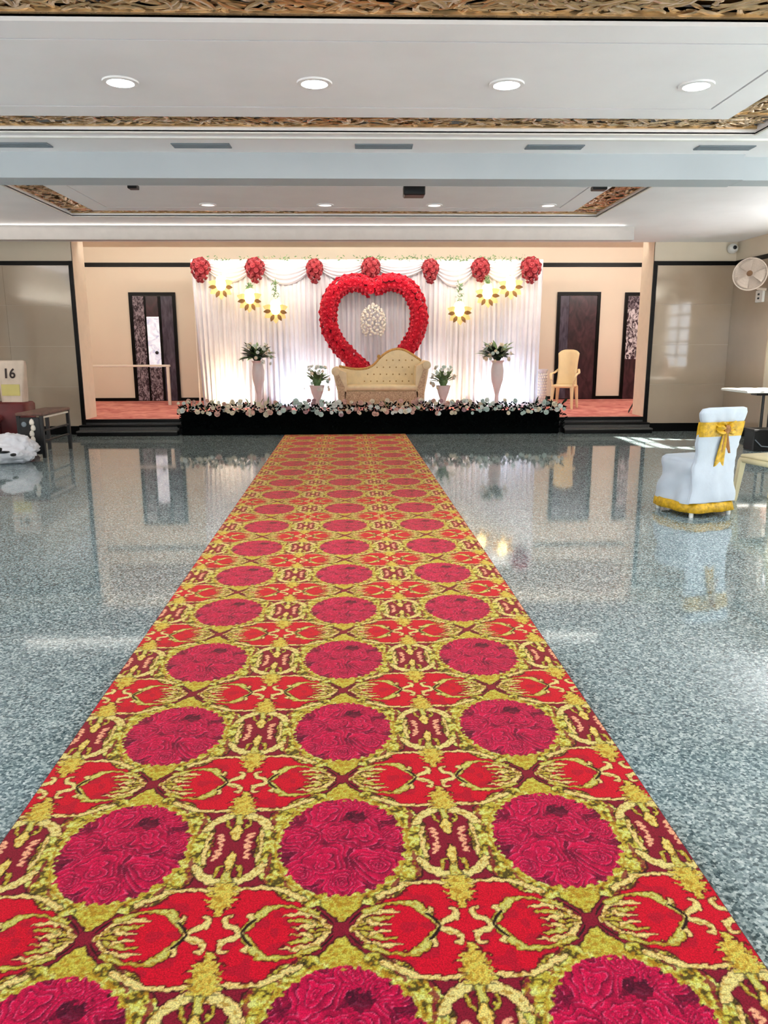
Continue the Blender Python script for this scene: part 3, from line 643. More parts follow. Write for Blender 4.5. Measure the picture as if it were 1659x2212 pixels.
# ================================================================== CARPET RUNNER
PX, PY = .64, .6875
def tile_image():
    q = .0016; nx, ny = int(PX/q), int(PY/q)
    X, Y = np.meshgrid((np.arange(nx)+.5)/nx*PX-PX/2, (np.arange(ny)+.5)/ny*PY-PY/2)     # medallion at 0,0
    def vnoise(sc, seed):
        r = np.random.RandomState(seed); gx, gy = max(2, int(round(PX/sc))), max(2, int(round(PY/sc))); g = r.rand(gy, gx)
        u = (X/PX+.5)*gx; v = (Y/PY+.5)*gy; iu = np.floor(u).astype(int); iv = np.floor(v).astype(int); fu = u-iu; fv = v-iv; fu = fu*fu*(3-2*fu); fv = fv*fv*(3-2*fv)
        a = g[iv % gy, iu % gx]; b_ = g[iv % gy, (iu+1) % gx]; c_ = g[(iv+1) % gy, iu % gx]; d = g[(iv+1) % gy, (iu+1) % gx]
        return (a*(1-fu)+b_*fu)*(1-fv)+(c_*(1-fu)+d*fu)*fv-.5
    n1 = vnoise(.011, 1); n2 = vnoise(.011, 2); n3 = vnoise(.005, 3); n4 = vnoise(.03, 4); n5 = vnoise(.007, 5)
    sx = (n1+n1[:, ::-1])*.5; sy = (n2+n2[::-1, :])*.5
    ax = np.abs(X)+(n1*.010+n3*.004); ay = np.abs(Y)+(n2*.010+n5*.004)
    img = np.zeros((ny, nx, 3))
    C_red = np.array(lin((198, 0, 36))[:3]); C_red2 = np.array(lin((160, 8, 40))[:3]); C_mar = np.array(lin((128, 14, 40))[:3])
    C_gold = np.array(lin((182, 164, 52))[:3]); C_spine = np.array(lin((226, 184, 84))[:3]); C_gold2 = np.array(lin((206, 204, 92))[:3]); C_gold3 = np.array(lin((168, 122, 22))[:3]); C_cream = np.array(lin((226, 192, 120))[:3]); C_blk = np.array(lin((34, 14, 14))[:3]); C_pink = np.array(lin((236, 168, 130))[:3]); C_pale = np.array(lin((214, 222, 140))[:3])
    def put(mask, col, f=1.0):
        if not np.isscalar(f): f = f[mask][:, None]
        img[mask] = img[mask]*(1-f)+col*f
    # ground: bright red band between the rows, maroon around the cartouche
    img[:] = C_red
    line = .178+.075*np.clip((.29-ax)/.29, 0, 1)**1.0
    mar = ay < .185; put(mar, C_mar)
    put(~mar & (n4 < -.12), C_red2, .6); put((ax < .075) & (ay > .25), C_mar); put((np.hypot((ax-.175)/.11, (ay-.344)/.10) < 1) & (n4 < .0) & (ax < .13), C_red2, .6)
    def stroke(pts, w, col, outline=.0035, ocol=None, smooth=5, jitter=True, vein=True):
        P_ = [Vector((a, b_, 0)) for a, b_ in pts]; P_ = smooth_path(P_, smooth) if len(P_) > 2 else P_
        ws = np.interp(np.linspace(0, 1, len(P_)), np.linspace(0, 1, len(w)), w)
        best = np.full(X.shape, 9.0)
        px = ax if jitter else np.abs(X); py = ay if jitter else np.abs(Y)
        for k in range(len(P_)-1):
            a, b_ = P_[k], P_[k+1]; dx, dy = b_.x-a.x, b_.y-a.y; l2 = dx*dx+dy*dy+1e-12
            t = np.clip(((px-a.x)*dx+(py-a.y)*dy)/l2, 0, 1); d = np.hypot(px-a.x-t*dx, py-a.y-t*dy)-(ws[k]*(1-t)+ws[k+1]*t)
            best = np.minimum(best, d)
        if outline: put(best < outline, C_blk if ocol is None else ocol, .8)
        put(best < 0, col)
        if vein:
            put((best < -.004), C_pale, .45); put((best < 0) & (n5 > .22), C_gold3, .8)
        return best
    # medallion ring of curling leaves
    ang = np.arctan2(ay/.232, ax/.193); e = np.hypot(ax/.193, ay/.232)
    wid = .10+.17*np.clip(np.cos(ang), 0, 1)**1.6
    lob = .045*np.abs(np.sin(ang*13+1.2*np.sin(ang*4)))+.03*n2
    ring = (e > .97-.05*np.abs(np.sin(ang*17+n1*3))+.03*n3) & (e < 1.03+wid+lob)
    put((e > .92-.05*np.abs(np.sin(ang*17+n1*3))) & (e < 1.05+wid+lob*1.2), C_blk, .8); put(ring, C_gold)
    f_ = (e-1)/(wid+.06); st_ = np.sin(ang*24+f_*3.2+n2*3); st2 = np.sin(ang*12-f_*5+n1*3)
    put(ring & (st_ > .1), C_gold2, .75); put(ring & (st_ > .75), C_pale, .6); put(ring & (st_ < -.62) & (f_ > .1), C_blk, .85); put(ring & (st2 > .72) & (f_ > .25) & (np.cos(ang) > .35), C_mar, .9); put(ring & (n5 > .26), C_gold3, .8)
    put((np.abs(e-1.02) < .016) & (n3 > -.2), C_gold3, .8)
    # boundary line between red band and maroon, running between column and ring
    stroke([(.10, .232), (.14, .208), (.185, .184), (.24, .180), (.32, .190)], [.008, .009, .007, .006, .007], C_cream, .004)
    # arcs of the cartouche
    stroke([(.225, .085), (.243, .118), (.270, .140), (.30, .154), (.32, .158)], [.011, .014, .015, .016, .017], C_cream, .004)
    # cartouche interior lace
    stroke([(.268, .058), (.283, .050), (.270, .040), (.286, .030), (.273, .018), (.284, .008), (.272, -.004)], [.0042], C_pink, 0, vein=False); stroke([(.246, .07), (.240, .035), (.242, 0)], [.006], C_cream, .003); stroke([(.285, .128), (.288, .10), (.302, .084)], [.004, .006, .002], C_gold, .003)
    stroke([(.320, .150), (.318, .11), (.320, .080)], [.014, .010, .013], C_gold, .004); stroke([(.320, .10), (.320, .064), (.320, .024)], [.008, .017, .003], C_spine, .004)
    # column of olive leaves
    col_w = .034+.012*np.sin(ay*260+n1*4); cm = (np.abs(ax-.32) < col_w*np.clip((.285-ay)/.05, .3, 1)) & (ay > .158) & (ay < .284)
    put((np.abs(ax-.32) < (col_w+.006)*np.clip((.292-ay)/.05, .3, 1)) & (ay > .155) & (ay < .290), C_blk, .8); put(cm, C_spine*.5+C_gold*.5); put(cm & (n3 > .05), C_gold2, .7); put(cm & (n5 > .15), C_gold3, .8)
    # X scrolls at the cell corner
    stroke([(.248, .338), (.222, .300), (.200, .268), (.165, .256), (.120, .262)], [.007, .012, .012, .008, .002], C_gold, .0035)
    stroke([(.250, .340), (.270, .326), (.292, .318), (.300, .300), (.294, .286), (.282, .284)], [.006, .009, .009, .008, .006, .004], C_cream, .0035)
    stroke([(.225, .300), (.236, .288), (.232, .276)], [.005, .007, .004], C_cream, .003)
    stroke([(.252, .343), (.238, .318), (.222, .300)], [.003, .005, .0035], C_blk, 0, vein=False, jitter=False)
    # corona between medallions of one column
    put((ax < .050*np.clip((.322-ay)/.06, 0, 1)+.008) & (ay > .236) & (ay < .322), C_blk, .8)
    tri2 = (ax < .050*np.clip((.318-ay)/.06, 0, 1)+.004) & (ay > .236) & (ay < .318); put(tri2, C_gold); put(tri2 & (n3 > 0), C_gold2, .6); put(tri2 & (n5 > .12), C_gold3, .8)
    stroke([(.020, .325), (.034, .305), (.055, .282), (.075, .268)], [.002, .0032, .003, .001], C_blk, 0, vein=False, jitter=False)
    stroke([(.026, .338), (.044, .322), (.060, .300), (.082, .288)], [.005, .006, .007, .003], C_cream, .003)
    stroke([(.052, .330), (.075, .318), (.098, .310), (.135, .306)], [.004, .010, .008, .002], C_gold, .0035)
    stroke([(.070, .320), (.086, .330), (.125, .332)], [.005, .007, .002], C_cream, .003); stroke([(.085, .290), (.115, .284), (.150, .290)], [.007, .007, .002], C_cream, .003); stroke([(.030, .344), (.060, .344), (.082, .340)], [.003, .006, .003], C_gold, .003); stroke([(.060, .285), (.09, .272), (.115, .262)], [.007, .009, .003], C_gold, .003)
    # roses of the medallion, not mirrored
    inside = np.hypot(X/.186, Y/.224)+n1*.10+.02*np.sin(np.arctan2(Y, X)*34) < 1
    C_r1 = np.array(lin((206, 2, 70))[:3]); C_r2 = np.array(lin((112, 2, 44))[:3]); C_r3 = np.array(lin((232, 96, 142))[:3]); C_r4 = np.array(lin((48, 0, 28))[:3])
    roses = [(.055, .045, .075), (-.055, -.075, .075), (-.06, .15, .07), (.09, .165, .06), (-.12, .03, .07), (.10, -.10, .075), (.0, -.17, .06), (.155, .03, .05), (-.02, .06, .05), (-.12, -.13, .06), (.03, .2, .05)]
    bd_ = np.full(X.shape, 9.0); ca = np.zeros(X.shape); kk = np.zeros(X.shape)
    for k, (cx_, cy_, rr_) in enumerate(roses):
        a = np.arctan2(Y-cy_, X-cx_); d = np.hypot(X-cx_, Y-cy_)/rr_*(1+.13*np.sin(3*a+k*2)+.09*np.sin(5*a+k)); mk = d < bd_
        bd_ = np.where(mk, d, bd_); ca = np.where(mk, a, ca); kk = np.where(mk, k, kk)
    q_ = bd_*4.2+.55*np.sin(ca*2+kk*1.3)+n4*1.6; ri = np.floor(q_); fr = q_-ri
    pn = ca*(1.5+.5*np.mod(ri, 3))/1.0+ri*2.1+kk; pf = np.mod(pn/(2*np.pi)*2, 1)
    shade = .25+.85*fr*(.55+.45*np.sin(pf*np.pi))-.38*(bd_ > 1.0)+n5*.25+n4*.5
    t = np.clip((shade-.45)*1.35+.42, 0, 1)[inside][:, None]; img[inside] = C_r2*(1-t)+C_r1*t
    put(inside & (fr > .88) & (pf > .15) & (n5 > -.2), C_r3, .55); put(inside & (fr < .16) & (n3 > -.15), C_r4, .6); put(inside & (pf < .07) & (n5 > 0), C_r4, .45); put(inside & (bd_ > 1.2) & (n4 > -.1), C_r4, .6)
    put(inside & (np.hypot((X-.045)/.03, (Y-.125)/.03) < 1+n1), C_r4, .8)
    return img
IMG = tile_image()
def sample(u, v):
    ny, nx, _ = IMG.shape; a = ((u/PX+.5) % 1)*nx-.5; b_ = ((v/PY+.5) % 1)*ny-.5
    ia = np.floor(a).astype(int); ib = np.floor(b_).astype(int); fa = (a-ia)[:, None]; fb_ = (b_-ib)[:, None]
    g = lambda j, i: IMG[j % ny, i % nx]
    return (g(ib, ia)*(1-fa)+g(ib, ia+1)*fa)*(1-fb_)+(g(ib+1, ia)*(1-fa)+g(ib+1, ia+1)*fa)*fb_
V, F, Cc = [], [], []; off = 0
for y0, y1, dx, dy in ((-3.0, 1.2, .02, .02), (1.2, 3.7, .0031, .0034), (3.7, 7.0, .0055, .0066), (7.0, 12.82, .008, .0125)):
    nx, ny = int(round(2.02/dx)), int(round((y1-y0)/dy)); xs = np.linspace(-1.01, 1.01, nx+1); ys_ = np.linspace(y0, y1, ny+1); Xg, Yg = np.meshgrid(xs, ys_)
    v = np.stack([Xg.ravel(), Yg.ravel(), np.full(Xg.size, .007)], 1); V.append(v); Cc.append(sample(v[:, 0]-.003, v[:, 1]-2.013))
    i = (np.arange(ny)[:, None]*(nx+1)+np.arange(nx)[None, :]).ravel()+off; F.append(np.stack([i, i+1, i+nx+2, i+nx+1], 1)); off += len(v)
V = np.concatenate(V).astype('f4'); F = np.concatenate(F).astype('i4'); Cc = np.concatenate(Cc)
me = bpy.data.meshes.new('pile'); me.vertices.add(len(V)); me.vertices.foreach_set('co', V.ravel()); me.loops.add(F.size); me.loops.foreach_set('vertex_index', F.ravel())
me.polygons.add(len(F)); me.polygons.foreach_set('loop_start', np.arange(0, F.size, 4, dtype='i4')); me.update(calc_edges=True)
ca_ = me.color_attributes.new('pattern', 'FLOAT_COLOR', 'POINT'); ca_.data.foreach_set('color', np.concatenate([Cc, np.ones((len(Cc), 1))], 1).astype('f4').ravel())
Mc = bpy.data.materials.new('printed_floral_carpet'); Mc.use_nodes = True; nt = Mc.node_tree; Pn = nt.nodes['Principled BSDF']; at = nt.nodes.new('ShaderNodeAttribute'); at.attribute_name = 'pattern'
tc = nt.nodes.new('ShaderNodeTexCoord'); nz = nt.nodes.new('ShaderNodeTexNoise'); nz.inputs['Scale'].default_value = 260; nt.links.new(tc.outputs['Object'], nz.inputs['Vector'])
mr = nt.nodes.new('ShaderNodeMapRange'); mr.inputs['From Min'].default_value = .3; mr.inputs['From Max'].default_value = .7; mr.inputs['To Min'].default_value = .62; mr.inputs['To Max'].default_value = 1.35; nt.links.new(nz.outputs['Fac'], mr.inputs[0])
vm = nt.nodes.new('ShaderNodeVectorMath'); vm.operation = 'SCALE'; nt.links.new(at.outputs['Color'], vm.inputs[0]); nt.links.new(mr.outputs[0], vm.inputs['Scale']); nt.links.new(vm.outputs[0], Pn.inputs['Base Color'])
bp = nt.nodes.new('ShaderNodeBump'); bp.inputs['Strength'].default_value = .25; bp.inputs['Distance'].default_value = .003; nt.links.new(nz.outputs['Fac'], bp.inputs['Height']); nt.links.new(bp.outputs['Normal'], Pn.inputs['Normal'])
Pn.inputs['Roughness'].default_value = .85; Pn.inputs['Specular IOR Level'].default_value = .15; Pn.inputs['Sheen Weight'].default_value = .3; Pn.inputs['Sheen Tint'].default_value = (1, .5, .28, 1); Pn.inputs['Sheen Roughness'].default_value = .35
me.materials.append(Mc)
cr = empty('carpet_runner', (-.034, 0, 0), math.atan(.0216), label='long red and gold carpet runner printed with rose medallions', cat='carpet')
o = bpy.data.objects.new('pile', me); COL.objects.link(o); o.parent = cr
MB().box(-1.012, 1.012, -3.0, 12.82, .0005, .0065).build('backing', mat('carpet_backing', (90, 30, 26), .8), cr)

# ================================================================== CEILING FITTINGS
lab = ['leftmost bright round ceiling light of the near row', 'second bright round ceiling light from the left in the near row', 'third bright round ceiling light from the left in the near row', 'rightmost bright round ceiling light of the near row']
for k, x in enumerate((-1.54, -.30, .945, 2.19)):
    e = empty('downlight', (x, 5.41, ZC-.002), label=lab[k], cat='ceiling light', group='bright downlights in the near ceiling panel')
    MB().lathe([(.085, -.012), (.112, -.010), (.115, 0), (.08, 0)], n=28, cap=False).build('rim', M_led_rim, e, True); MB().lathe([(.0, -.006), (.088, -.009)], n=28, cap=False).build('diffuser', M_led, e)
    light('downlight_beam', 'AREA', (x, 5.41, ZC-.03), 16, (.93, .97, 1), (x, 5.41, 0), shape='DISK', size=.17)
lab = ['dim round ceiling light, leftmost of the far row', 'dim round ceiling light, second of the far row', 'dim round ceiling light behind the black box', 'dim round ceiling light, rightmost of the far row']
for k, x in enumerate((-1.84, -.44, .87, 2.25)):
    e = empty('downlight', (x, 9.75, ZC-.002), label=lab[k], cat='ceiling light', group='dim downlights in the far ceiling panel')
    MB().lathe([(.075, -.012), (.10, -.010), (.102, 0), (.07, 0)], n=24, cap=False).build('rim', M_led_rim, e, True); MB().lathe([(.0, -.006), (.078, -.009)], n=24, cap=False).build('diffuser', M_led_soft, e)
lab = ['first', 'second', 'middle', 'fourth', 'last']
for k, x in enumerate((-2.86, -1.35, .19, 1.65, 3.12)):
    e = empty('air_slot', (x, 7.0, ZC), label='grey linear air slot in the ceiling before the beam, %s from the left' % lab[k], cat='air vent', group='air slots before the beam')
    MB().bbox(-.245, .245, -.07, .07, -.010, 0, .003).build('frame', M_slot, e)
    for j in range(4): MB().box(-.23, .23, -.054+j*.030, -.044+j*.030, -.013, -.0095).build('slat', M_slot, e)
pj = empty('hanging_speaker', (.51, 7.95, 2.93), label='black box speaker hanging under the ceiling behind the beam', cat='speaker')
MB().bbox(-.105, .105, -.08, .1, -.05, .05, .01).build('cabinet', M_darkdev, pj); MB().tube([(0, 0, .05), (0, 0, .183)], .015, 8).build('bracket', M_darkdev, pj)
for x, lb, w_ in ((-2.21, 'small black spotlight behind the beam at left', .045), (2.33, 'small black twin spotlight behind the beam at right', .07)):
    e = empty('spotlight', (x, 7.95, 2.96), label=lb, cat='spotlight')
    MB().bbox(-w_, w_, -.05, .05, -.02, .02, .006).build('body', M_darkdev, e); MB().tube([(0, 0, .02), (0, 0, .153)], .01, 6).build('bracket', M_darkdev, e)

# CCTV dome
cc = empty('security_camera', (6.08, 13.07, 3.0), label='small white dome security camera high on the wall near the right corner', cat='camera')
MB().lathe([(.075, .03), (.08, .0), (.07, -.05), (.04, -.08), (.01, -.085)], (0, -.05, 0), 18, axis='y').build('housing', M_white, cc, True)
MB().lathe([(.005, -.15), (.03, -.14), (.035, -.12), (.02, -.11)], (0, 0, .01), 12, axis='y').build('lens', M_darkdev, cc, True)
# wall fan
fn_ = empty('wall_fan', (5.86, 11.9, 2.50), label='off-white wall fan with round cage mounted on the right wall', cat='fan'); fn_.rotation_euler = (R(-8), R(6), R(-34))
b = MB()
for r_ in (.05, .09, .13, .17, .21, .235): b.tube([(r_*math.cos(q*.2618), -.06+.05*(r_/.235)**2, r_*math.sin(q*.2618)) for q in range(25)], .0022, 5, cap=False)
for k in range(36): a = k*math.pi/18; b.tube([(.03*math.cos(a), -.062, .03*math.sin(a)), (.14*math.cos(a), -.045, .14*math.sin(a)), (.235*math.cos(a), -.01, .235*math.sin(a))], .0016, 4)
b.build('cage', M_fan, fn_)
MB().lathe([(.232, -.012), (.245, -.012), (.245, .012), (.232, .012), (.232, -.012)], n=36, axis='y', cap=False).build('cage_ring', M_fan, fn_, True)
MB().lathe([(.01, .07), (.10, .065), (.20, .03), (.235, .0)], n=30, axis='y', cap=False).build('cage_rear', M_fan, fn_, True)
for k in range(3):
    def bl(u, v): a = k*2.094+(-.55+1.1*u); r_ = .04+.17*v; return (r_*math.cos(a), -.02+.03*u, r_*math.sin(a))
    o = MB().grid(bl, 6, 4).build('blade', M_fan, fn_, True, fix=False); o.modifiers.new('s', 'SOLIDIFY').thickness = .004
MB().lathe([(.01, -.075), (.04, -.07), (.045, -.05)], n=16, axis='y').build('hub', M_fan_dark, fn_, True)
MB().lathe([(.05, .07), (.07, .09), (.065, .18), (.03, .2)], n=16, axis='y').build('motor', M_fan, fn_, True)
MB().tube([(0, .15, 0), (.02, .2, -.1), (.12, .24, -.16), (.24, .245, -.16)], .02, 8).build('arm', M_fan, fn_, True)
sb = empty('switch_box', (6.178, 12.12, 2.19), label='white switch box with two dark knobs below the wall fan', cat='switch')
MB().bbox(-.04, 0, -.11, .11, -.09, .09, .008).build('plate', M_white, sb)
for z in (.03, -.03): MB().bbox(-.055, -.04, -.02, .02, z-.014, z+.014, .004).build('knob', M_darkdev, sb)

# ================================================================== RIGHT FURNITURE
ch = empty('covered_chair', (2.93, 6.62, 0), R(18), label='chair in a white satin cover with gold bow and hem, on the granite floor', cat='chair')
def rr_ring(hx, hy, z, n=88, p=5, cx=0, cy=0, rip=0, ph=0):
    out = []
    for k in range(n):
        a = 2*math.pi*k/n; c_, s_ = math.cos(a), math.sin(a); q = (abs(c_)**p+abs(s_)**p)**(-1/p); w_ = 1+rip*math.sin(a*9+ph+z*6)
        out.append((cx+hx*q*c_*w_, cy+hy*q*s_*w_, z))
    return out
def loft(rings, mb, mi=0, top=True, sub=0, crease=0):
    if sub:
        out = []
        for k in range(len(rings)-1):
            for q in range(sub):
                f = q/sub; out.append([tuple(a+(b_-a)*f for a, b_ in zip(p, r2)) for p, r2 in zip(rings[k], rings[k+1])])
        out.append(rings[-1]); rings = []
        for r_ in out:
            n_ = len(r_); cx_ = sum(p[0] for p in r_)/n_; cy_ = sum(p[1] for p in r_)/n_; rr2 = []
            for p in r_:
                v = Vector((p[0], p[1], p[2])); rad = Vector((p[0]-cx_, p[1]-cy_, 0)); l = rad.length or 1
                bow = Vector((.0, -.3, .60)); dv = v-bow; an = math.atan2(dv.z, dv.x); fade = min(1, max(0, dv.length*3))
                d = crease*(.9*noise.noise(Vector((v.x*5, v.y*5+v.z*4, v.z*7)))+.8*noise.noise(Vector((an*5, dv.length*1.5, 3)))*fade*(1 if p[1] < -.15 else .3))
                rr2.append(tuple(v+rad/l*d))
            rings.append(rr2)
    n = len(rings[0]); vs = [p for r_ in rings for p in r_]
    fs = [(k*n+j, k*n+(j+1) % n, (k+1)*n+(j+1) % n, (k+1)*n+j) for k in range(len(rings)-1) for j in range(n)]
    if top: fs.append(tuple((len(rings)-1)*n+j for j in range(n)))
    mb.add(vs, fs, mi)
b = MB(); loft([rr_ring(.245, .255, .115, rip=.03), rr_ring(.24, .25, .20, rip=.028), rr_ring(.228, .24, .32, rip=.012), rr_ring(.222, .235, .44), rr_ring(.218, .23, .475), rr_ring(.20, .21, .495), rr_ring(.12, .12, .50)], b, sub=6, crease=.034); b.build('seat_skirt', M_cloth_white, ch, True)
b = MB()
def br(z, hw, y, th): return rr_ring(hw, th, z, 88, 4, 0, y, .012, z*5)
loft([br(.13, .243, -.235, .03), br(.30, .232, -.225, .032), br(.46, .215, -.215, .035), br(.58, .213, -.23, .036), br(.70, .215, -.25, .035), br(.82, .222, -.275, .033), br(.90, .224, -.29, .032), br(.935, .21, -.297, .026), br(.945, .17, -.30, .012)], b, sub=6, crease=.028); b.build('back_cover', M_cloth_white, ch, True)
b = MB(); loft([rr_ring(.268, .280, .045, cy=-.005, rip=.03, ph=1), rr_ring(.262, .272, .09, rip=.03, cy=-.004), rr_ring(.252, .264, .125, rip=.03)], b, top=False)
o = b.build('gold_hem', M_goldsash, ch, True); o['label'] = 'ruffled gold hem'; o.modifiers.new('s', 'SOLIDIFY').thickness = .006
b = MB(); loft([br(.70, .222, -.25, .043), br(.74, .225, -.258, .046), br(.79, .228, -.267, .045), br(.825, .229, -.275, .041)], b, top=False); b.build('gold_sash', M_goldsash, ch, True)['label'] = 'gold organza sash'
kn = MB().lathe([(.01, -.03), (.035, -.02), (.04, .01), (.03, .03), (.01, .035)], (.01, -.315, .765), 12, axis='y').build('bow_knot', M_goldsash_dark, ch, True)
for s in (-1, 1):
    def wing(u, v): x = s*u*.10; hgt = .022+.035*math.sin(u*2.6); return (.01+x, -.31-.025*math.sin(u*3)-.012*math.sin(v*14), .765+(v-.5)*2*hgt+.015*u)
    o = MB().grid(wing, 8, 10).build('bow_loop', M_goldsash, ch, True, fix=False); o.modifiers.new('s', 'SOLIDIFY').thickness = .004
for s, lg in ((-1, .40), (1, .20)):
    def tail(u, v): w_ = .020+.040*u; return (.01+s*.02*u+(v-.5)*2*w_+.03*u, -.312+.075*u*(1 if lg > .3 else .6)-.004*math.sin(v*8), .75-lg*u)
    o = MB().grid(tail, 10, 8).build('bow_tail', M_goldsash if s < 0 else M_goldsash_dark, ch, True, fix=False); o.modifiers.new('s', 'SOLIDIFY').thickness = .004
for x in (-.2, .2):
    for y in (-.225, .2): MB().lathe([(.017, 0), (.02, .01), (.016, .1)], (x, y, 0), 10).build('leg', M_white, ch, True)

c2 = empty('plastic_chair', (3.80, 6.86, 0), R(14), label='cream plastic chair at the right edge, partly behind the white covered chair', cat='chair')
MB().bbox(-.22, .22, -.2, .24, .42, .455, .015).build('seat', M_plastic_cream, c2, True); MB().bbox(-.225, .225, -.21, .25, .375, .425, .012).build('apron', M_plastic_cream, c2, True)
def b2(u, v): x = -.215+.43*u; return (x, -.21-.12*v+.05*(1-math.cos((u-.5)*2.4)), .43+.43*v-.03*abs(2*u-1)**4)
o = MB().grid(b2, 12, 10).build('backrest', M_plastic_cream, c2, True, fix=False); o.modifiers.new('s', 'SOLIDIFY').thickness = .022
for x in (-.2, .2):
    for y, s in ((-.19, -1), (.22, 1)): MB().prism([(x-.032, .40), (x+.032, .40), (x*1.06+.020, 0), (x*1.06-.020, 0)], y-.02, y+.02).build('leg', M_plastic_cream, c2).rotation_euler = (0, 0, 0)
for o in [q for q in c2.children if q.name.startswith('leg')]:
    for v_ in o.data.vertices:
        if v_.co.z < .05: v_.co.y += -.06 if v_.co.y < 0 else .05

tb = empty('side_table', (5.78, 11.0, 0), label='white-topped table against the right wall', cat='table')
MB().bbox(-.42, .36, -.35, .45, .79, .825, .008).build('tabletop', M_white, tb)
MB().tube([(-.1, -.2, .79), (-.1, -.2, .3), (-.09, -.2, .0)], .02, 8).build('leg', M_darkdev, tb); MB().tube([(.3, .35, .79), (.3, .35, .0)], .02, 8).build('leg', M_darkdev, tb)
MB().bbox(-.24, .0, -.28, -.1, .755, .79, .005).build('bracket', M_darkdev, tb)
cb = empty('black_crate', (5.62, 10.62, 0), label='black crate on the floor under the white-topped table', cat='crate')
MB().bbox(-.19, .21, -.14, .14, .0, .3, .012).build('body', M_darkdev, cb); MB().tube([(-.17, -.15, .16), (-.08, -.16, .07), (.06, -.16, .06), (.16, -.15, .05)], .008, 6).build('cable', M_slot, cb); MB().bbox(-.195, .215, -.145, .145, .27, .305, .006).build('lid', M_darkdev, cb)
jg = empty('jug', (5.98, 10.95, .826), label='pale pink jug standing on the white-topped table', cat='jug')
MB().lathe([(.06, 0), (.085, .03), (.09, .18), (.075, .26), (.05, .30), (.055, .34), (.02, .35)], n=18).build('body', mat('pale_pink_plastic', (238, 206, 190), .4), jg, True); MB().lathe([(.03, .35), (.03, .38), (.01, .39)], n=12).build('lid', M_darkdev, jg, True)

# ================================================================== LEFT FURNITURE
tl = empty('low_table', (-4.42, 10.72, 0), label='narrow low dark bench with worn brown top, beside the red seat', cat='table')
MB().bbox(-.18, .18, -.48, .5, .56, .60, .01).build('tabletop', M_brown_top, tl)
for x in (-.15, .15):
    for y in (-.45, .47): MB().bbox(x-.022, x+.022, y-.022, y+.022, 0, .56, .004).build('leg', M_darkdev, tl)
for z in (.22, .36): MB().bbox(.137, .163, -.43, .45, z-.012, z+.012, .004).build('stretcher', M_darkdev, tl)
MB().bbox(.14, .168, -.43, .45, .525, .55, .004).build('light_edge_strip', M_rail, tl)
fp_ = MB().bbox(-.13, .13, -.47, -.445, .05, .54, .006).build('front_panel', M_darkdev, tl)
b = MB()
for k in range(4): b.lathe([(.004, -.045), (.03, -.03), (.034, 0), (.022, .03), (.004, .045)], (.03+.014*math.sin(k*2), -.475, .48-k*.075), 8)
b.build('twisted_ornament', M_rail, fp_, True)
MB().lathe([(.035, -.006), (.03, -.012), (.01, -.014)], (-.075, -.47, .45), 12, axis='y').build('rosette', M_slot, fp_, True)

rc = empty('red_armchair', (-5.46, 11.0, 0), label='dark red upholstered seat with a pinkish cushion at the left edge of the hall', cat='seat')
MB().bbox(-.60, .30, -.55, .05, .12, .42, .03).build('base', M_red_chair, rc, True); MB().bbox(-.57, .36, -.57, .0, .42, .53, .03).build('cushion', M_red_cush, rc, True); MB().bbox(-.62, .64, .05, .45, .12, .68, .03).build('backrest', M_red_chair, rc, True)
for x in (-.52, .24):
    for y in (-.48, .3): MB().bbox(x-.025, x+.025, y-.025, y+.025, 0, .12, .004).build('leg', M_darkdev, rc)

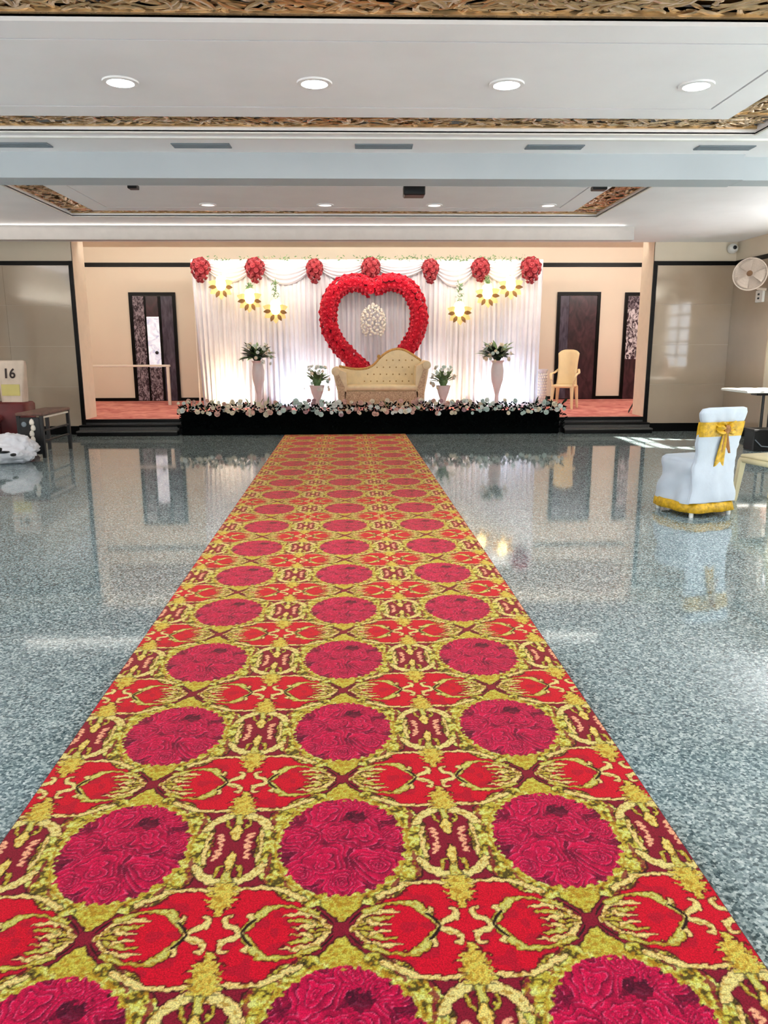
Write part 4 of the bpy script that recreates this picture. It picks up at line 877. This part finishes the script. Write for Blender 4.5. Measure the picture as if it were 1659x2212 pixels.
bg_ = empty('printed_bag', (-5.02, 11.24, .681), R(-6), label='tall white printed carrier bag with yellow label, standing on the red seat back', cat='bag')
def bag_ring(z, hx, hy): return rr_ring(hx, hy, z, 32, 8, 0, 0, .006, z*20)
b = MB(); loft([bag_ring(0, .165, .09), bag_ring(.1, .17, .09), bag_ring(.3, .185, .075), bag_ring(.5, .205, .05), bag_ring(.57, .20, .03), bag_ring(.585, .17, .015)], b); b.build('body', M_bagprint, bg_, True)
def onbag(x, z, w_, h_, M, nm, par=None):
    y = -(.09-.045*max(0, z-.1)/.4)-.006; return MB().bbox(x-w_/2, x+w_/2, y-.004, y+.006, z-h_/2, z+h_/2, .001).build(nm, M, par or bg_)
onbag(.0, .17, .27, .16, M_bagyellow, 'yellow_label'); onbag(.01, .205, .17, .03, M_ink, 'print_line')
cv = []
def txt(body, x, z, size, par):
    cu = bpy.data.curves.new('print', 'FONT'); cu.body = body; cu.size = size; cu.extrude = .001; cu.offset = .004; cu.align_x = 'CENTER'; o = bpy.data.objects.new('print', cu); COL.objects.link(o)
    bpy.context.view_layer.update(); dg = bpy.context.evaluated_depsgraph_get(); me_ = bpy.data.meshes.new_from_object(o.evaluated_get(dg)); bpy.data.objects.remove(o); me_.materials.clear(); me_.materials.append(M_ink)
    q = bpy.data.objects.new('print', me_); COL.objects.link(q); q.parent = par; q.location = (x, -.076, z); q.rotation_euler = (R(90-6), 0, 0); return q
txt('16', -.01, .34, .19, bg_)

wb = empty('plastic_sack', (-4.52, 9.80, 0), label='crumpled white plastic sack with black contents, on the floor at the left edge', cat='sack')
import bmesh
bm = bmesh.new(); bmesh.ops.create_icosphere(bm, subdivisions=5, radius=1)
for v in bm.verts:
    p = v.co.copy(); n = noise.noise(p*1.6+Vector((3, 1, 0)))*.28+abs(noise.noise(p*4.5))*.16+noise.noise(p*11)*.04
    q = p*(1+n-.1); v.co = Vector((q.x*.38, q.y*.26, max(.001, .17+q.z*.21)))
me_ = bpy.data.meshes.new('film'); bm.to_mesh(me_); bm.free(); me_.materials.append(M_bag); me_.polygons.foreach_set('use_smooth', [True]*len(me_.polygons))
o = bpy.data.objects.new('film', me_); COL.objects.link(o); o.parent = wb
b = MB()
for (cx_, cz_, rx, rz) in ((-.02, .24, .07, .06), (.05, .21, .09, .03), (-.06, .30, .035, .06), (.17, .17, .035, .035)):
    b.lathe([(.1, -.5), (.8, -.35), (1, 0), (.8, .35), (.1, .5)], n=10); 
    for i in range(len(b.v)-50, len(b.v)): x, y, z = b.v[i]; b.v[i] = (cx_+x*rx, -.262+y*.06, cz_*.85+z*rz*1.15)
b.build('black_contents', M_darkdev, wb, True)
